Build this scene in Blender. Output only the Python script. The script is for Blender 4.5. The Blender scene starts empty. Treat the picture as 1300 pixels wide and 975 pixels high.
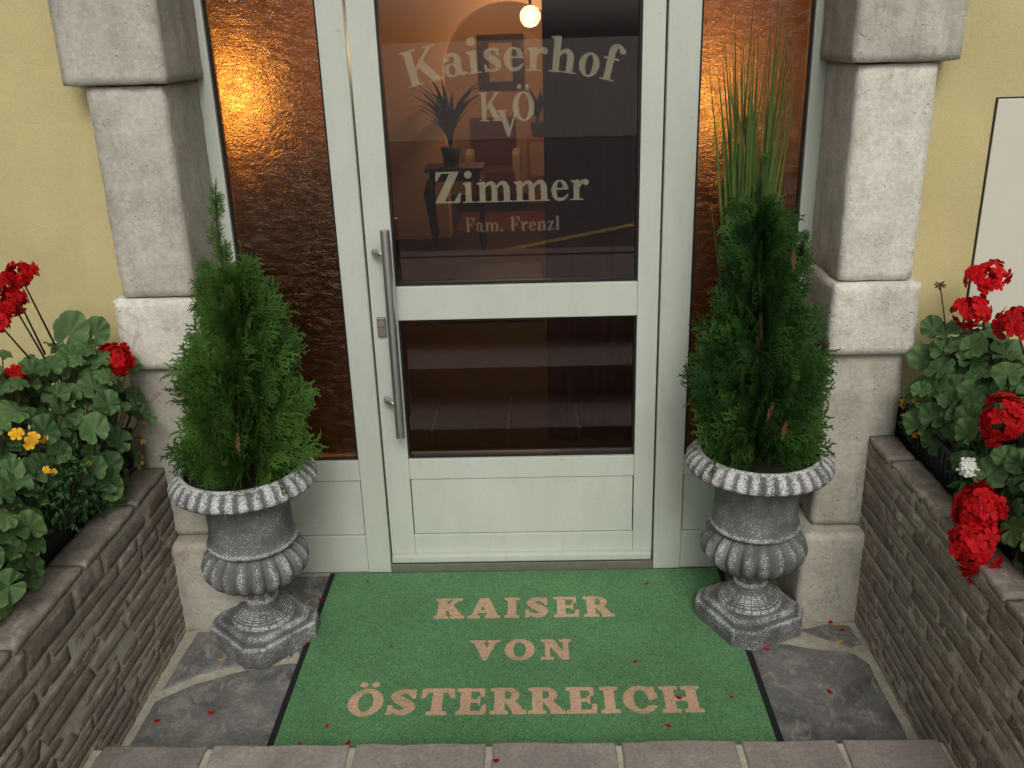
import bpy, bmesh, math, random
import numpy as np
from mathutils import Vector, Matrix, noise as mnoise
R_ = math.radians
scn = bpy.context.scene
COL = scn.collection

# ------------------------------------------------------------------ camera, sky, sun, exposure
def setup_camera():
    f, yaw, pitch, roll = 1173.42, -0.029608, 0.361132, 0.030746
    cy, sy, cp, sp = math.cos(yaw), math.sin(yaw), math.cos(pitch), math.sin(pitch)
    fw = Vector((sy*cp, cy*cp, -sp)); r = Vector((cy, -sy, 0)); d = fw.cross(r)
    c, s = math.cos(roll), math.sin(roll)
    r2 = c*r + s*d; d2 = -s*r + c*d
    m = Matrix((r2, -d2, -fw)).transposed().to_4x4()
    m.translation = (0, -2.79315, 1.75)
    cam = bpy.data.cameras.new('camera'); o = bpy.data.objects.new('camera', cam)
    cam.sensor_fit = 'HORIZONTAL'; cam.sensor_width = 36; cam.lens = 36*f/1300
    cam.clip_start = .05; cam.clip_end = 900
    o.matrix_world = m; COL.objects.link(o); scn.camera = o
setup_camera()

SUN_EL, SUN_AZ = 42, 174          # degrees; azimuth clockwise from +y (north): 180 is straight behind the camera
w = bpy.data.worlds.new('World'); scn.world = w; w.use_nodes = True
nt = w.node_tree; nt.nodes.clear()
sky = nt.nodes.new('ShaderNodeTexSky'); sky.sky_type = 'NISHITA'; sky.sun_disc = False
sky.sun_elevation = R_(SUN_EL); sky.sun_rotation = R_(SUN_AZ); sky.dust_density = 6; sky.air_density = 1.0; sky.ozone_density = 1.0
hsv = nt.nodes.new('ShaderNodeHueSaturation'); hsv.inputs['Saturation'].default_value = .22   # high cloud: nearly grey sky
bg = nt.nodes.new('ShaderNodeBackground'); bg.inputs['Strength'].default_value = .10
wo = nt.nodes.new('ShaderNodeOutputWorld')
nt.links.new(sky.outputs[0], hsv.inputs['Color']); nt.links.new(hsv.outputs[0], bg.inputs[0]); nt.links.new(bg.outputs[0], wo.inputs[0])
sl = bpy.data.lights.new('sun', 'SUN'); sl.energy = 1.0; sl.angle = R_(22); sl.color = (1, .975, .92)
so = bpy.data.objects.new('sun', sl); COL.objects.link(so)
sd = Vector((math.sin(R_(SUN_AZ))*math.cos(R_(SUN_EL)), math.cos(R_(SUN_AZ))*math.cos(R_(SUN_EL)), math.sin(R_(SUN_EL))))
so.rotation_euler = sd.to_track_quat('Z', 'Y').to_euler(); so.location = sd*20
vs = scn.view_settings; vs.view_transform = 'Standard'; vs.look = 'None'; vs.gamma = 1; vs.use_curve_mapping = False
vs.exposure = -0.14
scn.cycles.use_denoising = True
scn.cycles.max_bounces = 10; scn.cycles.transparent_max_bounces = 12; scn.cycles.transmission_bounces = 8
scn.cycles.caustics_reflective = False; scn.cycles.sample_clamp_indirect = 4

# ------------------------------------------------------------------ materials
MATS = {}
def lin(r, g, b):
    f = lambda c: (c/255/12.92) if c/255 <= .04045 else ((c/255+.055)/1.055)**2.4
    return (f(r), f(g), f(b), 1)
class NT:
    def __init__(s, name):
        s.m = bpy.data.materials.new(name); s.m.use_nodes = True; s.t = s.m.node_tree; s.t.nodes.clear()
        s.out = s.n('ShaderNodeOutputMaterial'); MATS[name] = s.m
    def n(s, ty, **kw):
        x = s.t.nodes.new(ty)
        for k, v in kw.items(): setattr(x, k, v)
        return x
    def l(s, a, b): s.t.links.new(a, b)
    def val(s, sock, v):
        if hasattr(v, 'is_output') or isinstance(v, bpy.types.NodeSocket): s.l(v, sock)
        else: sock.default_value = v
    def pos(s, scale=(1, 1, 1), rand=False, obj=False):
        if obj: p = s.n('ShaderNodeTexCoord').outputs['Object']
        else: p = s.n('ShaderNodeNewGeometry').outputs['Position']
        mp = s.n('ShaderNodeMapping'); mp.inputs['Scale'].default_value = scale
        s.l(p, mp.inputs['Vector'])
        if rand:
            oi = s.n('ShaderNodeObjectInfo'); mu = s.n('ShaderNodeMath', operation='MULTIPLY'); mu.inputs[1].default_value = 37.
            s.l(oi.outputs['Random'], mu.inputs[0]); s.l(mu.outputs[0], mp.inputs['Location'])
        return mp.outputs[0]
    def noise(s, vec, scale, detail=6, rough=.6, dist=0):
        x = s.n('ShaderNodeTexNoise'); x.inputs['Scale'].default_value = scale; x.inputs['Detail'].default_value = detail
        x.inputs['Roughness'].default_value = rough; x.inputs['Distortion'].default_value = dist
        s.l(vec, x.inputs['Vector']); return x.outputs['Fac']
    def ramp(s, fac, a, b, ca=(0, 0, 0, 1), cb=(1, 1, 1, 1), interp='LINEAR'):
        x = s.n('ShaderNodeValToRGB'); e = x.color_ramp.elements; x.color_ramp.interpolation = interp
        e[0].position = a; e[0].color = ca; e[1].position = b; e[1].color = cb
        s.l(fac, x.inputs[0]); return x.outputs[0]
    def mix(s, fac, a, b, mode='MIX'):
        x = s.n('ShaderNodeMix', data_type='RGBA', blend_type=mode)
        s.val(x.inputs[0], fac); s.val(x.inputs[6], a); s.val(x.inputs[7], b); return x.outputs[2]
    def math(s, op, a, b=0.):
        x = s.n('ShaderNodeMath', operation=op); s.val(x.inputs[0], a); s.val(x.inputs[1], b); return x.outputs[0]
    def bump(s, h, strength=.3, dist=.01, nrm=None):
        x = s.n('ShaderNodeBump'); x.inputs['Strength'].default_value = strength; x.inputs['Distance'].default_value = dist
        s.l(h, x.inputs['Height'])
        if nrm: s.l(nrm, x.inputs['Normal'])
        return x.outputs[0]
    def bsdf(s, col, rough=.7, nrm=None, metal=0., spec=.4, out=True, **kw):
        x = s.n('ShaderNodeBsdfPrincipled'); s.val(x.inputs['Base Color'], col); s.val(x.inputs['Roughness'], rough)
        s.val(x.inputs['Metallic'], metal); s.val(x.inputs['Specular IOR Level'], spec)
        if nrm: s.l(nrm, x.inputs['Normal'])
        for k, v in kw.items(): s.val(x.inputs[k.replace('_', ' ')], v)
        if out: s.l(x.outputs[0], s.out.inputs[0])
        return x.outputs[0]

def stone_mat(name, c1, c2, c3, stain=None, scale=6, rough=.85, bump=.35, pits=0, rand=.25, mortar=None, fine=90, streak=0., wav=.25, con=1.1):
    t = NT(name); p = t.pos(rand=False); pr = t.pos(rand=True)
    a = t.noise(pr, scale, 8, .65, .4); b = t.noise(p, fine, 6, .75); c = t.noise(pr, scale*3.1, 6, .7)
    col = t.mix(t.ramp(a, .32, .68), c1, c2)
    col = t.mix(t.math('MULTIPLY', t.ramp(c, .5, .72), .55), col, c3)
    if stain is not None:
        st = t.noise(t.pos((1, 1, 1.0)), 9, 5, .6, 1.2); col = t.mix(t.math('MULTIPLY', t.ramp(st, .63, .70), .75), col, stain)
    if mortar is not None:
        ms = t.noise(t.pos((1, .45, 1.3)), 22, 5, .7, .5); col = t.mix(t.math('MULTIPLY', t.ramp(ms, .56, .66), .6), col, mortar)
    if streak:
        sk = t.noise(t.pos((1, 1, .10)), 16, 5, .65, .3); sk2 = t.noise(p, 3.2, 5, .6, .5)
        col = t.mix(t.math('MULTIPLY', t.math('MULTIPLY', t.ramp(sk, .45, .72), t.ramp(sk2, .38, .66)), streak), col, (.16, .145, .115, 1))
    oi = t.n('ShaderNodeObjectInfo')
    br = t.math('ADD', t.math('MULTIPLY', oi.outputs['Random'], rand*2), 1-rand)
    sp = t.math('ADD', t.math('MULTIPLY', b, con), 1-con*.5)
    col = t.mix(1., col, t.math('MULTIPLY', br, sp), 'MULTIPLY')
    h = t.math('ADD', t.math('MULTIPLY', c, wav), t.math('MULTIPLY', b, .5))
    if pits:
        v = t.n('ShaderNodeTexVoronoi'); v.inputs['Scale'].default_value = 70; t.l(t.pos(), v.inputs['Vector'])
        pm = t.ramp(v.outputs['Distance'], .05, .24); pw = t.ramp(t.noise(p, 14, 3), .5, .62)
        pit = t.math('MULTIPLY', t.math('SUBTRACT', 1., pm), pw)
        h = t.math('SUBTRACT', h, t.math('MULTIPLY', pit, pits)); col = t.mix(t.math('MULTIPLY', pit, .35), col, (.10, .085, .07, 1))
    t.bsdf(col, rough, t.bump(h, bump, .012), spec=.25)
    return t.m

stone_mat('wall_stone', lin(154, 142, 129), lin(116, 105, 97), lin(182, 171, 153), mortar=lin(196, 190, 170), scale=10, bump=.8, rand=.26, con=1.7, wav=.1, fine=120)
stone_mat('coping_stone', lin(146, 137, 124), lin(114, 106, 97), lin(176, 167, 150), mortar=lin(184, 178, 160), scale=9, bump=.8, rand=.15, con=1.3, wav=.15)
stone_mat('mortar', lin(194, 189, 170), lin(160, 154, 137), lin(206, 201, 182), scale=14, bump=.7, rand=0)
stone_mat('slab_stone', lin(136, 134, 130), lin(84, 83, 84), lin(176, 171, 160), scale=6, con=1.5, bump=.7, rand=.15, rough=.72, stain=lin(150, 145, 134), mortar=lin(172, 168, 154))
stone_mat('step_stone', lin(154, 146, 138), lin(132, 123, 118), lin(174, 165, 154), scale=5, bump=.5, con=1.4, rand=.2, rough=.75)
stone_mat('pillar_stone', lin(222, 219, 206), lin(200, 196, 181), lin(174, 168, 154), stain=lin(176, 150, 138), scale=6, bump=.6, con=1.0, pits=.9, rand=.05, streak=.5)
stone_mat('pillar_stone_grey', lin(196, 192, 179), lin(170, 166, 152), lin(146, 141, 129), scale=5, bump=.6, con=1.0, pits=.6, rand=.06, streak=.85)
stone_mat('base_stone', lin(200, 196, 182), lin(168, 164, 148), lin(144, 138, 122), stain=lin(164, 136, 122), scale=6, bump=.6, con=.8, pits=.9, rand=.06, streak=.4)
stone_mat('asphalt', lin(88, 86, 88), lin(74, 72, 74), lin(98, 96, 96), scale=4, bump=.3, rand=0)

def simple(name, col, rough=.5, metal=0., spec=.4, var=.12, scale=12, bump=0., bscale=200, obj=False, **kw):
    t = NT(name); p = t.pos(obj=obj); a = t.noise(p, scale, 5, .6)
    c = t.mix(1., col, t.math('ADD', t.math('MULTIPLY', a, var*2), 1-var), 'MULTIPLY')
    nrm = t.bump(t.noise(p, bscale, 3, .6), bump, .003) if bump else None
    t.bsdf(c, rough, nrm, metal, spec, **kw); return t.m
# yellow render (stucco)
t = NT('yellow_render'); p = t.pos()
a = t.noise(p, 2.2, 5, .6); g = t.noise(p, 260, 3, .7); g2 = t.noise(p, 60, 4, .6)
c = t.mix(t.ramp(a, .3, .7), lin(205, 191, 140), lin(186, 173, 125)); dd = t.noise(t.pos((1, 1, .3)), 6, 6, .65, .4); c = t.mix(t.math('MULTIPLY', t.ramp(dd, .55, .78), .35), c, lin(160, 146, 100))
c = t.mix(1., c, t.math('ADD', t.math('MULTIPLY', g, .35), .82), 'MULTIPLY')
t.bsdf(c, .9, t.bump(t.math('ADD', g, t.math('MULTIPLY', g2, .6)), .5, .004), spec=.15)
simple('cream_panel', lin(206, 203, 186), .45, var=.05, scale=5, bump=.05)
# off-white coated aluminium with faint dirt
t = NT('white_frame'); p = t.pos()
d = t.noise(t.pos((1, 1, .35)), 5, 6, .65); s2 = t.noise(p, 60, 4, .7)
c = t.mix(t.ramp(d, .35, .75), lin(198, 203, 191), lin(183, 189, 175))
c = t.mix(t.math('MULTIPLY', t.ramp(s2, .62, .72), .45), c, lin(150, 148, 132)); s3 = t.noise(t.pos((1, 1, .2)), 22, 5, .7, .6); c = t.mix(t.math('MULTIPLY', t.ramp(s3, .58, .75), .25), c, lin(158, 158, 142))
t.bsdf(c, .38, t.bump(t.noise(p, 8, 3), .03, .01), spec=.45)
simple('gasket', (.012, .012, .013, 1), .5, var=.2)
simple('threshold_metal', lin(128, 128, 112), .5, metal=.35, var=.3, scale=25, bump=.2)
simple('steel', (.62, .62, .60, 1), .42, metal=1., var=.12, scale=60)
simple('steel_dull', lin(140, 134, 122), .5, metal=.5, var=.2, scale=80)
simple('keyhole_dark', (.02, .02, .02, 1), .6)
simple('soil', (.022, .015, .010, 1), .95, var=.6, scale=60, bump=.9, bscale=90)
simple('black_plastic', (.016, .018, .018, 1), .5, var=.2, bump=.2, bscale=120)
simple('stem_green', (.045, .06, .02, 1), .6, var=.3)
simple('stem_brown', (.05, .022, .012, 1), .7, var=.3)
simple('wood_dark', (.035, .016, .008, 1), .4, var=.4, scale=20)
simple('hall_wall_paint', (.52, .36, .20, 1), .8, var=.12, scale=3)
simple('hall_wainscot', (.045, .02, .012, 1), .5, var=.4, scale=8)
simple('hall_floor_wood', (.045, .023, .012, 1), .75, spec=.12, var=.35, scale=6)
simple('hall_ceiling_paint', (.6, .5, .36, 1), .9, var=.05)
simple('hall_purple', (.085, .030, .048, 1), .85, var=.3, scale=20)
simple('red_upholstery', (.12, .035, .03, 1), .8, var=.2)
simple('rug_red', (.12, .03, .02, 1), .95, var=.4, scale=14)
simple('picture_print', (.45, .33, .18, 1), .6, var=.5, scale=9)
simple('cabinet_wood', (.32, .15, .04, 1), .4, var=.3, scale=10)
simple('houseplant_leaf', (.02, .035, .012, 1), .5, var=.4)
simple('pot_dark', (.02, .018, .015, 1), .5)
simple('cushion_cream', (.5, .38, .22, 1), .9)
simple('mat_border', (.010, .011, .013, 1), .75, var=.3, bump=.4, bscale=300)
simple('yellow_paint', (.62, .42, .02, 1), .7, var=.2)
simple('paver', lin(150, 142, 136), .85, var=.3, scale=4, bump=.4, bscale=60)
def carpet(name, c1, c2):
    t = NT(name); p = t.pos(); f = t.noise(t.pos((1, .7, 1)), 230, 3, .8); m = t.noise(p, 70, 5, .75); b = t.noise(p, 2.6, 5, .6, .6); k = t.noise(p, 7, 5, .6)
    c = t.mix(t.ramp(f, .34, .66), c1, c2); c = t.mix(t.math('MULTIPLY', t.ramp(m, .5, .72), .45), c, c1)
    c = t.mix(1., c, t.math('ADD', t.math('MULTIPLY', t.math('ADD', b, t.math('MULTIPLY', k, .5)), .75), .44), 'MULTIPLY')
    sp = t.noise(p, 330, 1, .5); c = t.mix(t.math('MULTIPLY', t.ramp(sp, .72, .78), .6), c, lin(190, 196, 170))
    t.bsdf(c, .95, t.bump(t.math('ADD', f, m), 1., .005), spec=.06, Sheen_Weight=.12)
carpet('mat_green', lin(54, 103, 57), lin(112, 168, 110))
carpet('mat_letter', lin(188, 146, 114), lin(240, 204, 168))
# urn: dark grey cast body, pale dry-brushed paint on what stands proud
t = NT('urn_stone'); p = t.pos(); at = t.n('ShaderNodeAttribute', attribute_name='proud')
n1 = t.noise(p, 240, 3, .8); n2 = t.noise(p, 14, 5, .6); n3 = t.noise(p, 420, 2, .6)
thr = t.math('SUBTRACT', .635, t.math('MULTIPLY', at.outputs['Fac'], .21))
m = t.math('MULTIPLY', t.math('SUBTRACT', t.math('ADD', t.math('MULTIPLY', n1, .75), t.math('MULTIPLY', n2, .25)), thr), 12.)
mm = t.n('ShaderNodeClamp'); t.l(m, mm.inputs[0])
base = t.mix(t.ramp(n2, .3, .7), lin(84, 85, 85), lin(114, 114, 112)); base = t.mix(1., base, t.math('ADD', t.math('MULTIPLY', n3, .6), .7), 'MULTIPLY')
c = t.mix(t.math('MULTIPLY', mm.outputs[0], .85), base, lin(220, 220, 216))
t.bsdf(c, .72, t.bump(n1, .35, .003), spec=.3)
# foliage: tint attribute (0 dark .. 1 light) for leaves of different age
def leafmat(name, c1, c2, rough=.5, trans=.25, edge=None, spec=.35):
    t = NT(name); at = t.n('ShaderNodeAttribute', attribute_name='tint'); oi = t.n('ShaderNodeObjectInfo')
    p = t.pos(obj=True); n = t.noise(p, 40, 4, .6)
    f = t.math('ADD', t.math('MULTIPLY', at.outputs['Fac'], .6), t.math('MULTIPLY', oi.outputs['Random'], .4))
    c = t.mix(f, c1, c2); c = t.mix(1., c, t.math('ADD', t.math('MULTIPLY', n, .5), .75), 'MULTIPLY')
    b = t.bsdf(c, rough, t.bump(n, .25, .003), spec=spec, out=False)
    tr = t.n('ShaderNodeBsdfTranslucent'); t.l(c, tr.inputs[0]); mx = t.n('ShaderNodeMixShader'); mx.inputs[0].default_value = trans
    t.l(b, mx.inputs[1]); t.l(tr.outputs[0], mx.inputs[2]); t.l(mx.outputs[0], t.out.inputs[0])
leafmat('thuja_leaf', (.011, .046, .011, 1), (.100, .205, .036, 1), .6, .25, spec=.2)
leafmat('thuja_dry', (.13, .06, .022, 1), (.27, .13, .05, 1), .8, .1)
leafmat('geranium_leaf', (.020, .064, .022, 1), (.15, .255, .085, 1), .55, .18, spec=.3)
leafmat('small_leaf', (.014, .06, .018, 1), (.07, .17, .04, 1), .5, .2)
leafmat('grass_blade', (.035, .080, .016, 1), (.15, .21, .05, 1), .5, .3)
leafmat('red_petal', (.24, .002, .005, 1), (.80, .014, .018, 1), .6, .25, spec=.12)
leafmat('yellow_petal', (.75, .34, .006, 1), (.90, .52, .010, 1), .5, .25)
leafmat('white_petal', (.7, .72, .62, 1), (.85, .85, .8, 1), .5, .25)
leafmat('bud_green', (.10, .09, .03, 1), (.2, .16, .06, 1), .6, .1)
# clear pane: see-through with Fresnel reflection
def clear_glass(name, tint):
    t = NT(name); lw = t.n('ShaderNodeLayerWeight'); lw.inputs[0].default_value = .5
    fr = t.math('ADD', t.math('MULTIPLY', t.math('POWER', lw.outputs['Facing'], 5.), .9), .09)
    tr = t.n('ShaderNodeBsdfTransparent'); tr.inputs[0].default_value = tint
    gl = t.n('ShaderNodeBsdfGlossy'); gl.inputs['Roughness'].default_value = .01
    mx = t.n('ShaderNodeMixShader'); t.l(fr, mx.inputs[0]); t.l(tr.outputs[0], mx.inputs[1]); t.l(gl.outputs[0], mx.inputs[2]); t.l(mx.outputs[0], t.out.inputs[0])
clear_glass('clear_glass', (.67, .60, .61, 1))
# amber rippled glass
t = NT('amber_glass'); p = t.pos((1, 1, 1.9))
w1 = t.noise(p, 19, 4, .6, 2.0); w2 = t.noise(p, 95, 3, .6, 1.)
h = t.math('ADD', w1, t.math('MULTIPLY', w2, .35)); nb = t.bump(h, 1., .0046)
rf = t.n('ShaderNodeBsdfRefraction'); rf.inputs['Color'].default_value = (.76, .55, .29, 1); rf.inputs['Roughness'].default_value = .10; rf.inputs['IOR'].default_value = 1.2; t.l(nb, rf.inputs['Normal'])
gl = t.n('ShaderNodeBsdfGlossy'); gl.inputs['Roughness'].default_value = .12; gl.inputs['Color'].default_value = (.9, .85, .8, 1); t.l(nb, gl.inputs['Normal'])
lw = t.n('ShaderNodeLayerWeight'); lw.inputs[0].default_value = .5
fr = t.math('ADD', t.math('MULTIPLY', t.math('POWER', lw.outputs['Facing'], 5.), .8), .04)
mx = t.n('ShaderNodeMixShader'); t.l(fr, mx.inputs[0]); t.l(rf.outputs[0], mx.inputs[1]); t.l(gl.outputs[0], mx.inputs[2]); t.l(mx.outputs[0], t.out.inputs[0])
# thin worn vinyl lettering on the pane: partly see-through
for nm, op in (('vinyl_letter', .33), ('vinyl_letter_faint', .15)):
    t = NT(nm); tr = t.n('ShaderNodeBsdfTransparent'); tr.inputs[0].default_value = (.9, .9, .86, 1)
    b = t.bsdf(lin(192, 187, 158), .7, out=False); mx = t.n('ShaderNodeMixShader')
    t.l(t.math('MULTIPLY', t.math('ADD', t.math('MULTIPLY', t.noise(t.pos(), 9, 4), .8), .6), op), mx.inputs[0])
    t.l(tr.outputs[0], mx.inputs[1]); t.l(b, mx.inputs[2]); t.l(mx.outputs[0], t.out.inputs[0])
def emit(name, col, s):
    t = NT(name); e = t.n('ShaderNodeEmission'); e.inputs[0].default_value = col; e.inputs[1].default_value = s; t.l(e.outputs[0], t.out.inputs[0])
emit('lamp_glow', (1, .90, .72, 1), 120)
t = NT('frosted_globe'); tr = t.n('ShaderNodeBsdfTransparent'); tl = t.n('ShaderNodeBsdfTranslucent'); tl.inputs[0].default_value = (.9, .8, .6, 1); mx = t.n('ShaderNodeMixShader'); mx.inputs[0].default_value = .22
t.l(tr.outputs[0], mx.inputs[1]); t.l(tl.outputs[0], mx.inputs[2]); t.l(mx.outputs[0], t.out.inputs[0])
emit('sconce_glow', (1, .74, .40, 1), 9)

# ------------------------------------------------------------------ mesh helpers
class MB:
    def __init__(s): s.v = []; s.f = []; s.a = []
    def add(s, vs, fs, tint=None):
        o = len(s.v); s.v.extend([tuple(x) for x in vs]); s.f.extend([tuple(i+o for i in f) for f in fs])
        if tint is not None:
            if hasattr(tint, '__len__'): s.a.extend(tint)
            else: s.a.extend([tint]*len(vs))
        return s
    def box(s, x0, x1, y0, y1, z0, z1):
        return s.add([(x0, y0, z0), (x1, y0, z0), (x1, y1, z0), (x0, y1, z0), (x0, y0, z1), (x1, y0, z1), (x1, y1, z1), (x0, y1, z1)],
                     [(0, 3, 2, 1), (4, 5, 6, 7), (0, 1, 5, 4), (1, 2, 6, 5), (2, 3, 7, 6), (3, 0, 4, 7)])
    def tube(s, pts, rad, n=6, tint=None, cap=True):
        pts = [Vector(p) for p in pts]; rs = rad if hasattr(rad, '__len__') else [rad]*len(pts)
        vs = []; up = Vector((.31, .2, .93))
        for i, p in enumerate(pts):
            d = (pts[min(i+1, len(pts)-1)] - pts[max(i-1, 0)]).normalized()
            a = d.cross(up); a = a.normalized() if a.length > 1e-4 else d.orthogonal().normalized(); b = d.cross(a)
            for k in range(n):
                an = 2*math.pi*k/n; vs.append(p + (a*math.cos(an) + b*math.sin(an))*rs[i])
        fs = [(i*n+k, i*n+(k+1) % n, (i+1)*n+(k+1) % n, (i+1)*n+k) for i in range(len(pts)-1) for k in range(n)]
        if cap: fs += [tuple(range(n))[::-1], tuple((len(pts)-1)*n+k for k in range(n))]
        return s.add(vs, fs, tint)
    def lathe(s, prof, n=48, c=(0, 0, 0), fn=None, close=True):
        vs = []; at = []
        for j, (r, z) in enumerate(prof):
            for k in range(n):
                th = 2*math.pi*k/n; rr, zz, a = (r, z, .3) if fn is None else fn(j, r, z, th)
                vs.append((c[0]+rr*math.cos(th), c[1]+rr*math.sin(th), c[2]+zz)); at.append(a)
        fs = [(j*n+k, j*n+(k+1) % n, (j+1)*n+(k+1) % n, (j+1)*n+k) for j in range(len(prof)-1) for k in range(n)]
        return s.add(vs, fs, at)
    def mesh(s, name, attr='tint'):
        me = bpy.data.meshes.new(name); me.from_pydata(s.v, [], s.f)
        if s.a and len(s.a) == len(s.v):
            me.attributes.new(attr, 'FLOAT', 'POINT').data.foreach_set('value', s.a)
        me.update(); return me
    def build(s, name, mat, parent=None, smooth=False, bevel=0, attr='tint', loc=None):
        me = s.mesh(name, attr)
        if bevel:
            bm = bmesh.new(); bm.from_mesh(me)
            bmesh.ops.bevel(bm, geom=[e for e in bm.edges], offset=bevel, segments=2, affect='EDGES', profile=.6); bm.to_mesh(me); bm.free()
        return link(name, me, mat, parent, smooth, loc)
def link(name, me, mat, parent=None, smooth=False, loc=None):
    if not me.materials and mat: me.materials.append(MATS[mat])
    if smooth: me.polygons.foreach_set('use_smooth', [True]*len(me.polygons))
    o = bpy.data.objects.new(name, me); COL.objects.link(o)
    if loc is not None: o.location = loc
    if parent is not None:
        o.parent = parent; o.matrix_parent_inverse = Matrix.Translation(-Vector(parent.location)) if loc is None else Matrix()
    return o
def thing(name, label, cat, loc=(0, 0, 0), group=None):
    o = bpy.data.objects.new(name, None); COL.objects.link(o); o.location = loc; o.empty_display_size = .05
    o['label'] = label; o['category'] = cat; o['kind'] = 'thing'
    if group: o['group'] = group
    return o
def tag(o, label=None, cat=None, group=None, kind=None):
    for k, v in (('label', label), ('category', cat), ('group', group), ('kind', kind)):
        if v: o[k] = v
    return o
def lerp(a, b, t): return a+(b-a)*t
def interp(x, tab):
    for (x0, y0), (x1, y1) in zip(tab, tab[1:]):
        if x <= x1: return lerp(y0, y1, max(0, min(1, (x-x0)/(x1-x0))))
    return tab[-1][1]

def rock(sx, sy, sz, seg, rad, amp, seed, freq=9., skew=0.):
    """rounded, slightly uneven block centred on the origin"""
    bm = bmesh.new(); nx, ny, nz = seg
    idx = {}
    def V(i, j, k):
        if (i, j, k) not in idx: idx[(i, j, k)] = bm.verts.new(((i/nx-.5)*sx, (j/ny-.5)*sy, (k/nz-.5)*sz))
        return idx[(i, j, k)]
    for i in range(nx):
        for j in range(ny):
            bm.faces.new((V(i, j, 0), V(i, j+1, 0), V(i+1, j+1, 0), V(i+1, j, 0))); bm.faces.new((V(i, j, nz), V(i+1, j, nz), V(i+1, j+1, nz), V(i, j+1, nz)))
    for i in range(nx):
        for k in range(nz):
            bm.faces.new((V(i, 0, k), V(i+1, 0, k), V(i+1, 0, k+1), V(i, 0, k+1))); bm.faces.new((V(i, ny, k), V(i, ny, k+1), V(i+1, ny, k+1), V(i+1, ny, k)))
    for j in range(ny):
        for k in range(nz):
            bm.faces.new((V(0, j, k), V(0, j, k+1), V(0, j+1, k+1), V(0, j+1, k))); bm.faces.new((V(nx, j, k), V(nx, j+1, k), V(nx, j+1, k+1), V(nx, j, k+1)))
    off = Vector((seed*13.7 % 91, seed*7.3 % 53, seed*3.1 % 37)); h = Vector((sx/2, sy/2, sz/2))
    for v in bm.verts:
        c = v.co.copy(); inn = Vector([max(-h[q]+rad, min(h[q]-rad, c[q])) for q in range(3)])
        d = c-inn
        if d.length > 1e-6: c = inn + d.normalized()*rad
        n = mnoise.noise_vector(c*freq+off)*amp + mnoise.noise_vector(c*freq*3+off)*amp*.4
        c = c+n; c.y += skew*c.z; v.co = c
    me = bpy.data.meshes.new('block'); bm.to_mesh(me); bm.free(); return me
def place(me, name, mat, parent, loc, smooth=True, label=None):
    me.name = name; o = link(name, me, mat, None, smooth, None); o.location = Vector(loc)-Vector(parent.location) if parent else loc
    if parent: o.parent = parent
    if label: o['label'] = label
    return o
def slab(name, pts, z0, z1, mat, parent, bev=.004, seed=0, rough=.0025, label=None, sub=7):
    """flat stone from an outline, edges worn and uneven"""
    rnd = random.Random(seed); P = []
    n = len(pts)
    for i in range(n):
        a = Vector(pts[i]).to_2d() if False else Vector((pts[i][0], pts[i][1])); b = Vector((pts[(i+1) % n][0], pts[(i+1) % n][1]))
        k = max(1, int((b-a).length/(.28/sub)))
        for q in range(k):
            p = a.lerp(b, q/k)
            if q: p = p + Vector((mnoise.noise(Vector((p.x*14, p.y*14, seed))), mnoise.noise(Vector((p.x*14, p.y*14, seed+9.)))))*rough*2
            P.append((p.x, p.y))
    bm = bmesh.new(); f = bm.faces.new([bm.verts.new((x, y, z0)) for x, y in P])
    if f.normal.z < 0: f.normal_flip()
    f.normal_update()
    if f.normal.z < 0: bmesh.ops.reverse_faces(bm, faces=[f])
    r = bmesh.ops.extrude_face_region(bm, geom=[f]); top = [e for e in r['geom'] if isinstance(e, bmesh.types.BMVert)]
    for v in top: v.co.z = z1 + mnoise.noise(Vector((v.co.x*5, v.co.y*5, seed*1.7)))*rough*.6
    bmesh.ops.recalc_face_normals(bm, faces=bm.faces)
    te = [e for e in bm.edges if all(v in top for v in e.verts)]
    bmesh.ops.bevel(bm, geom=te, offset=bev, segments=2, affect='EDGES', profile=.5)
    me = bpy.data.meshes.new(name); bm.to_mesh(me); bm.free()
    return link(name, me, mat, parent)

# ================================================================== SETTING
def struct(name, mb, mat, **kw): o = mb.build(name, mat, **kw); o['kind'] = 'structure'; return o
struct('ground', MB().box(-300, 300, -300, 300, -.50, -.30), 'asphalt')
struct('road', MB().box(-300, 300, -11.5, -3.36, -.10, .27), 'asphalt')
struct('gravel_square', MB().box(-300, 300, -300, -11.51, -.10, .28), 'paver')
struct('pavement', MB().box(-300, 300, -3.19, -2.112, -.10, .376).box(-1.128, .968, -2.111, -1.80, -.10, .3755), 'paver')
struct('kerb', MB().box(-300, 300, -3.359, -3.195, -.10, .385), 'step_stone')
struct('upper_step', MB().box(-1.128, .968, -1.798, -1.372, -.08, .24), 'step_stone')
ym = MB(); ym.add([(-.78, -3.43, .2745), (4.2, -7.51, .2745), (4.27, -7.43, .2745), (-.71, -3.37, .2745)], [(0, 1, 2, 3)])
struct('road_marking', ym, 'yellow_paint')
floor = struct('entrance_floor', MB().box(-1.16, 1.0, -.957, .09, -.09, -.006), 'mortar')
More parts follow.
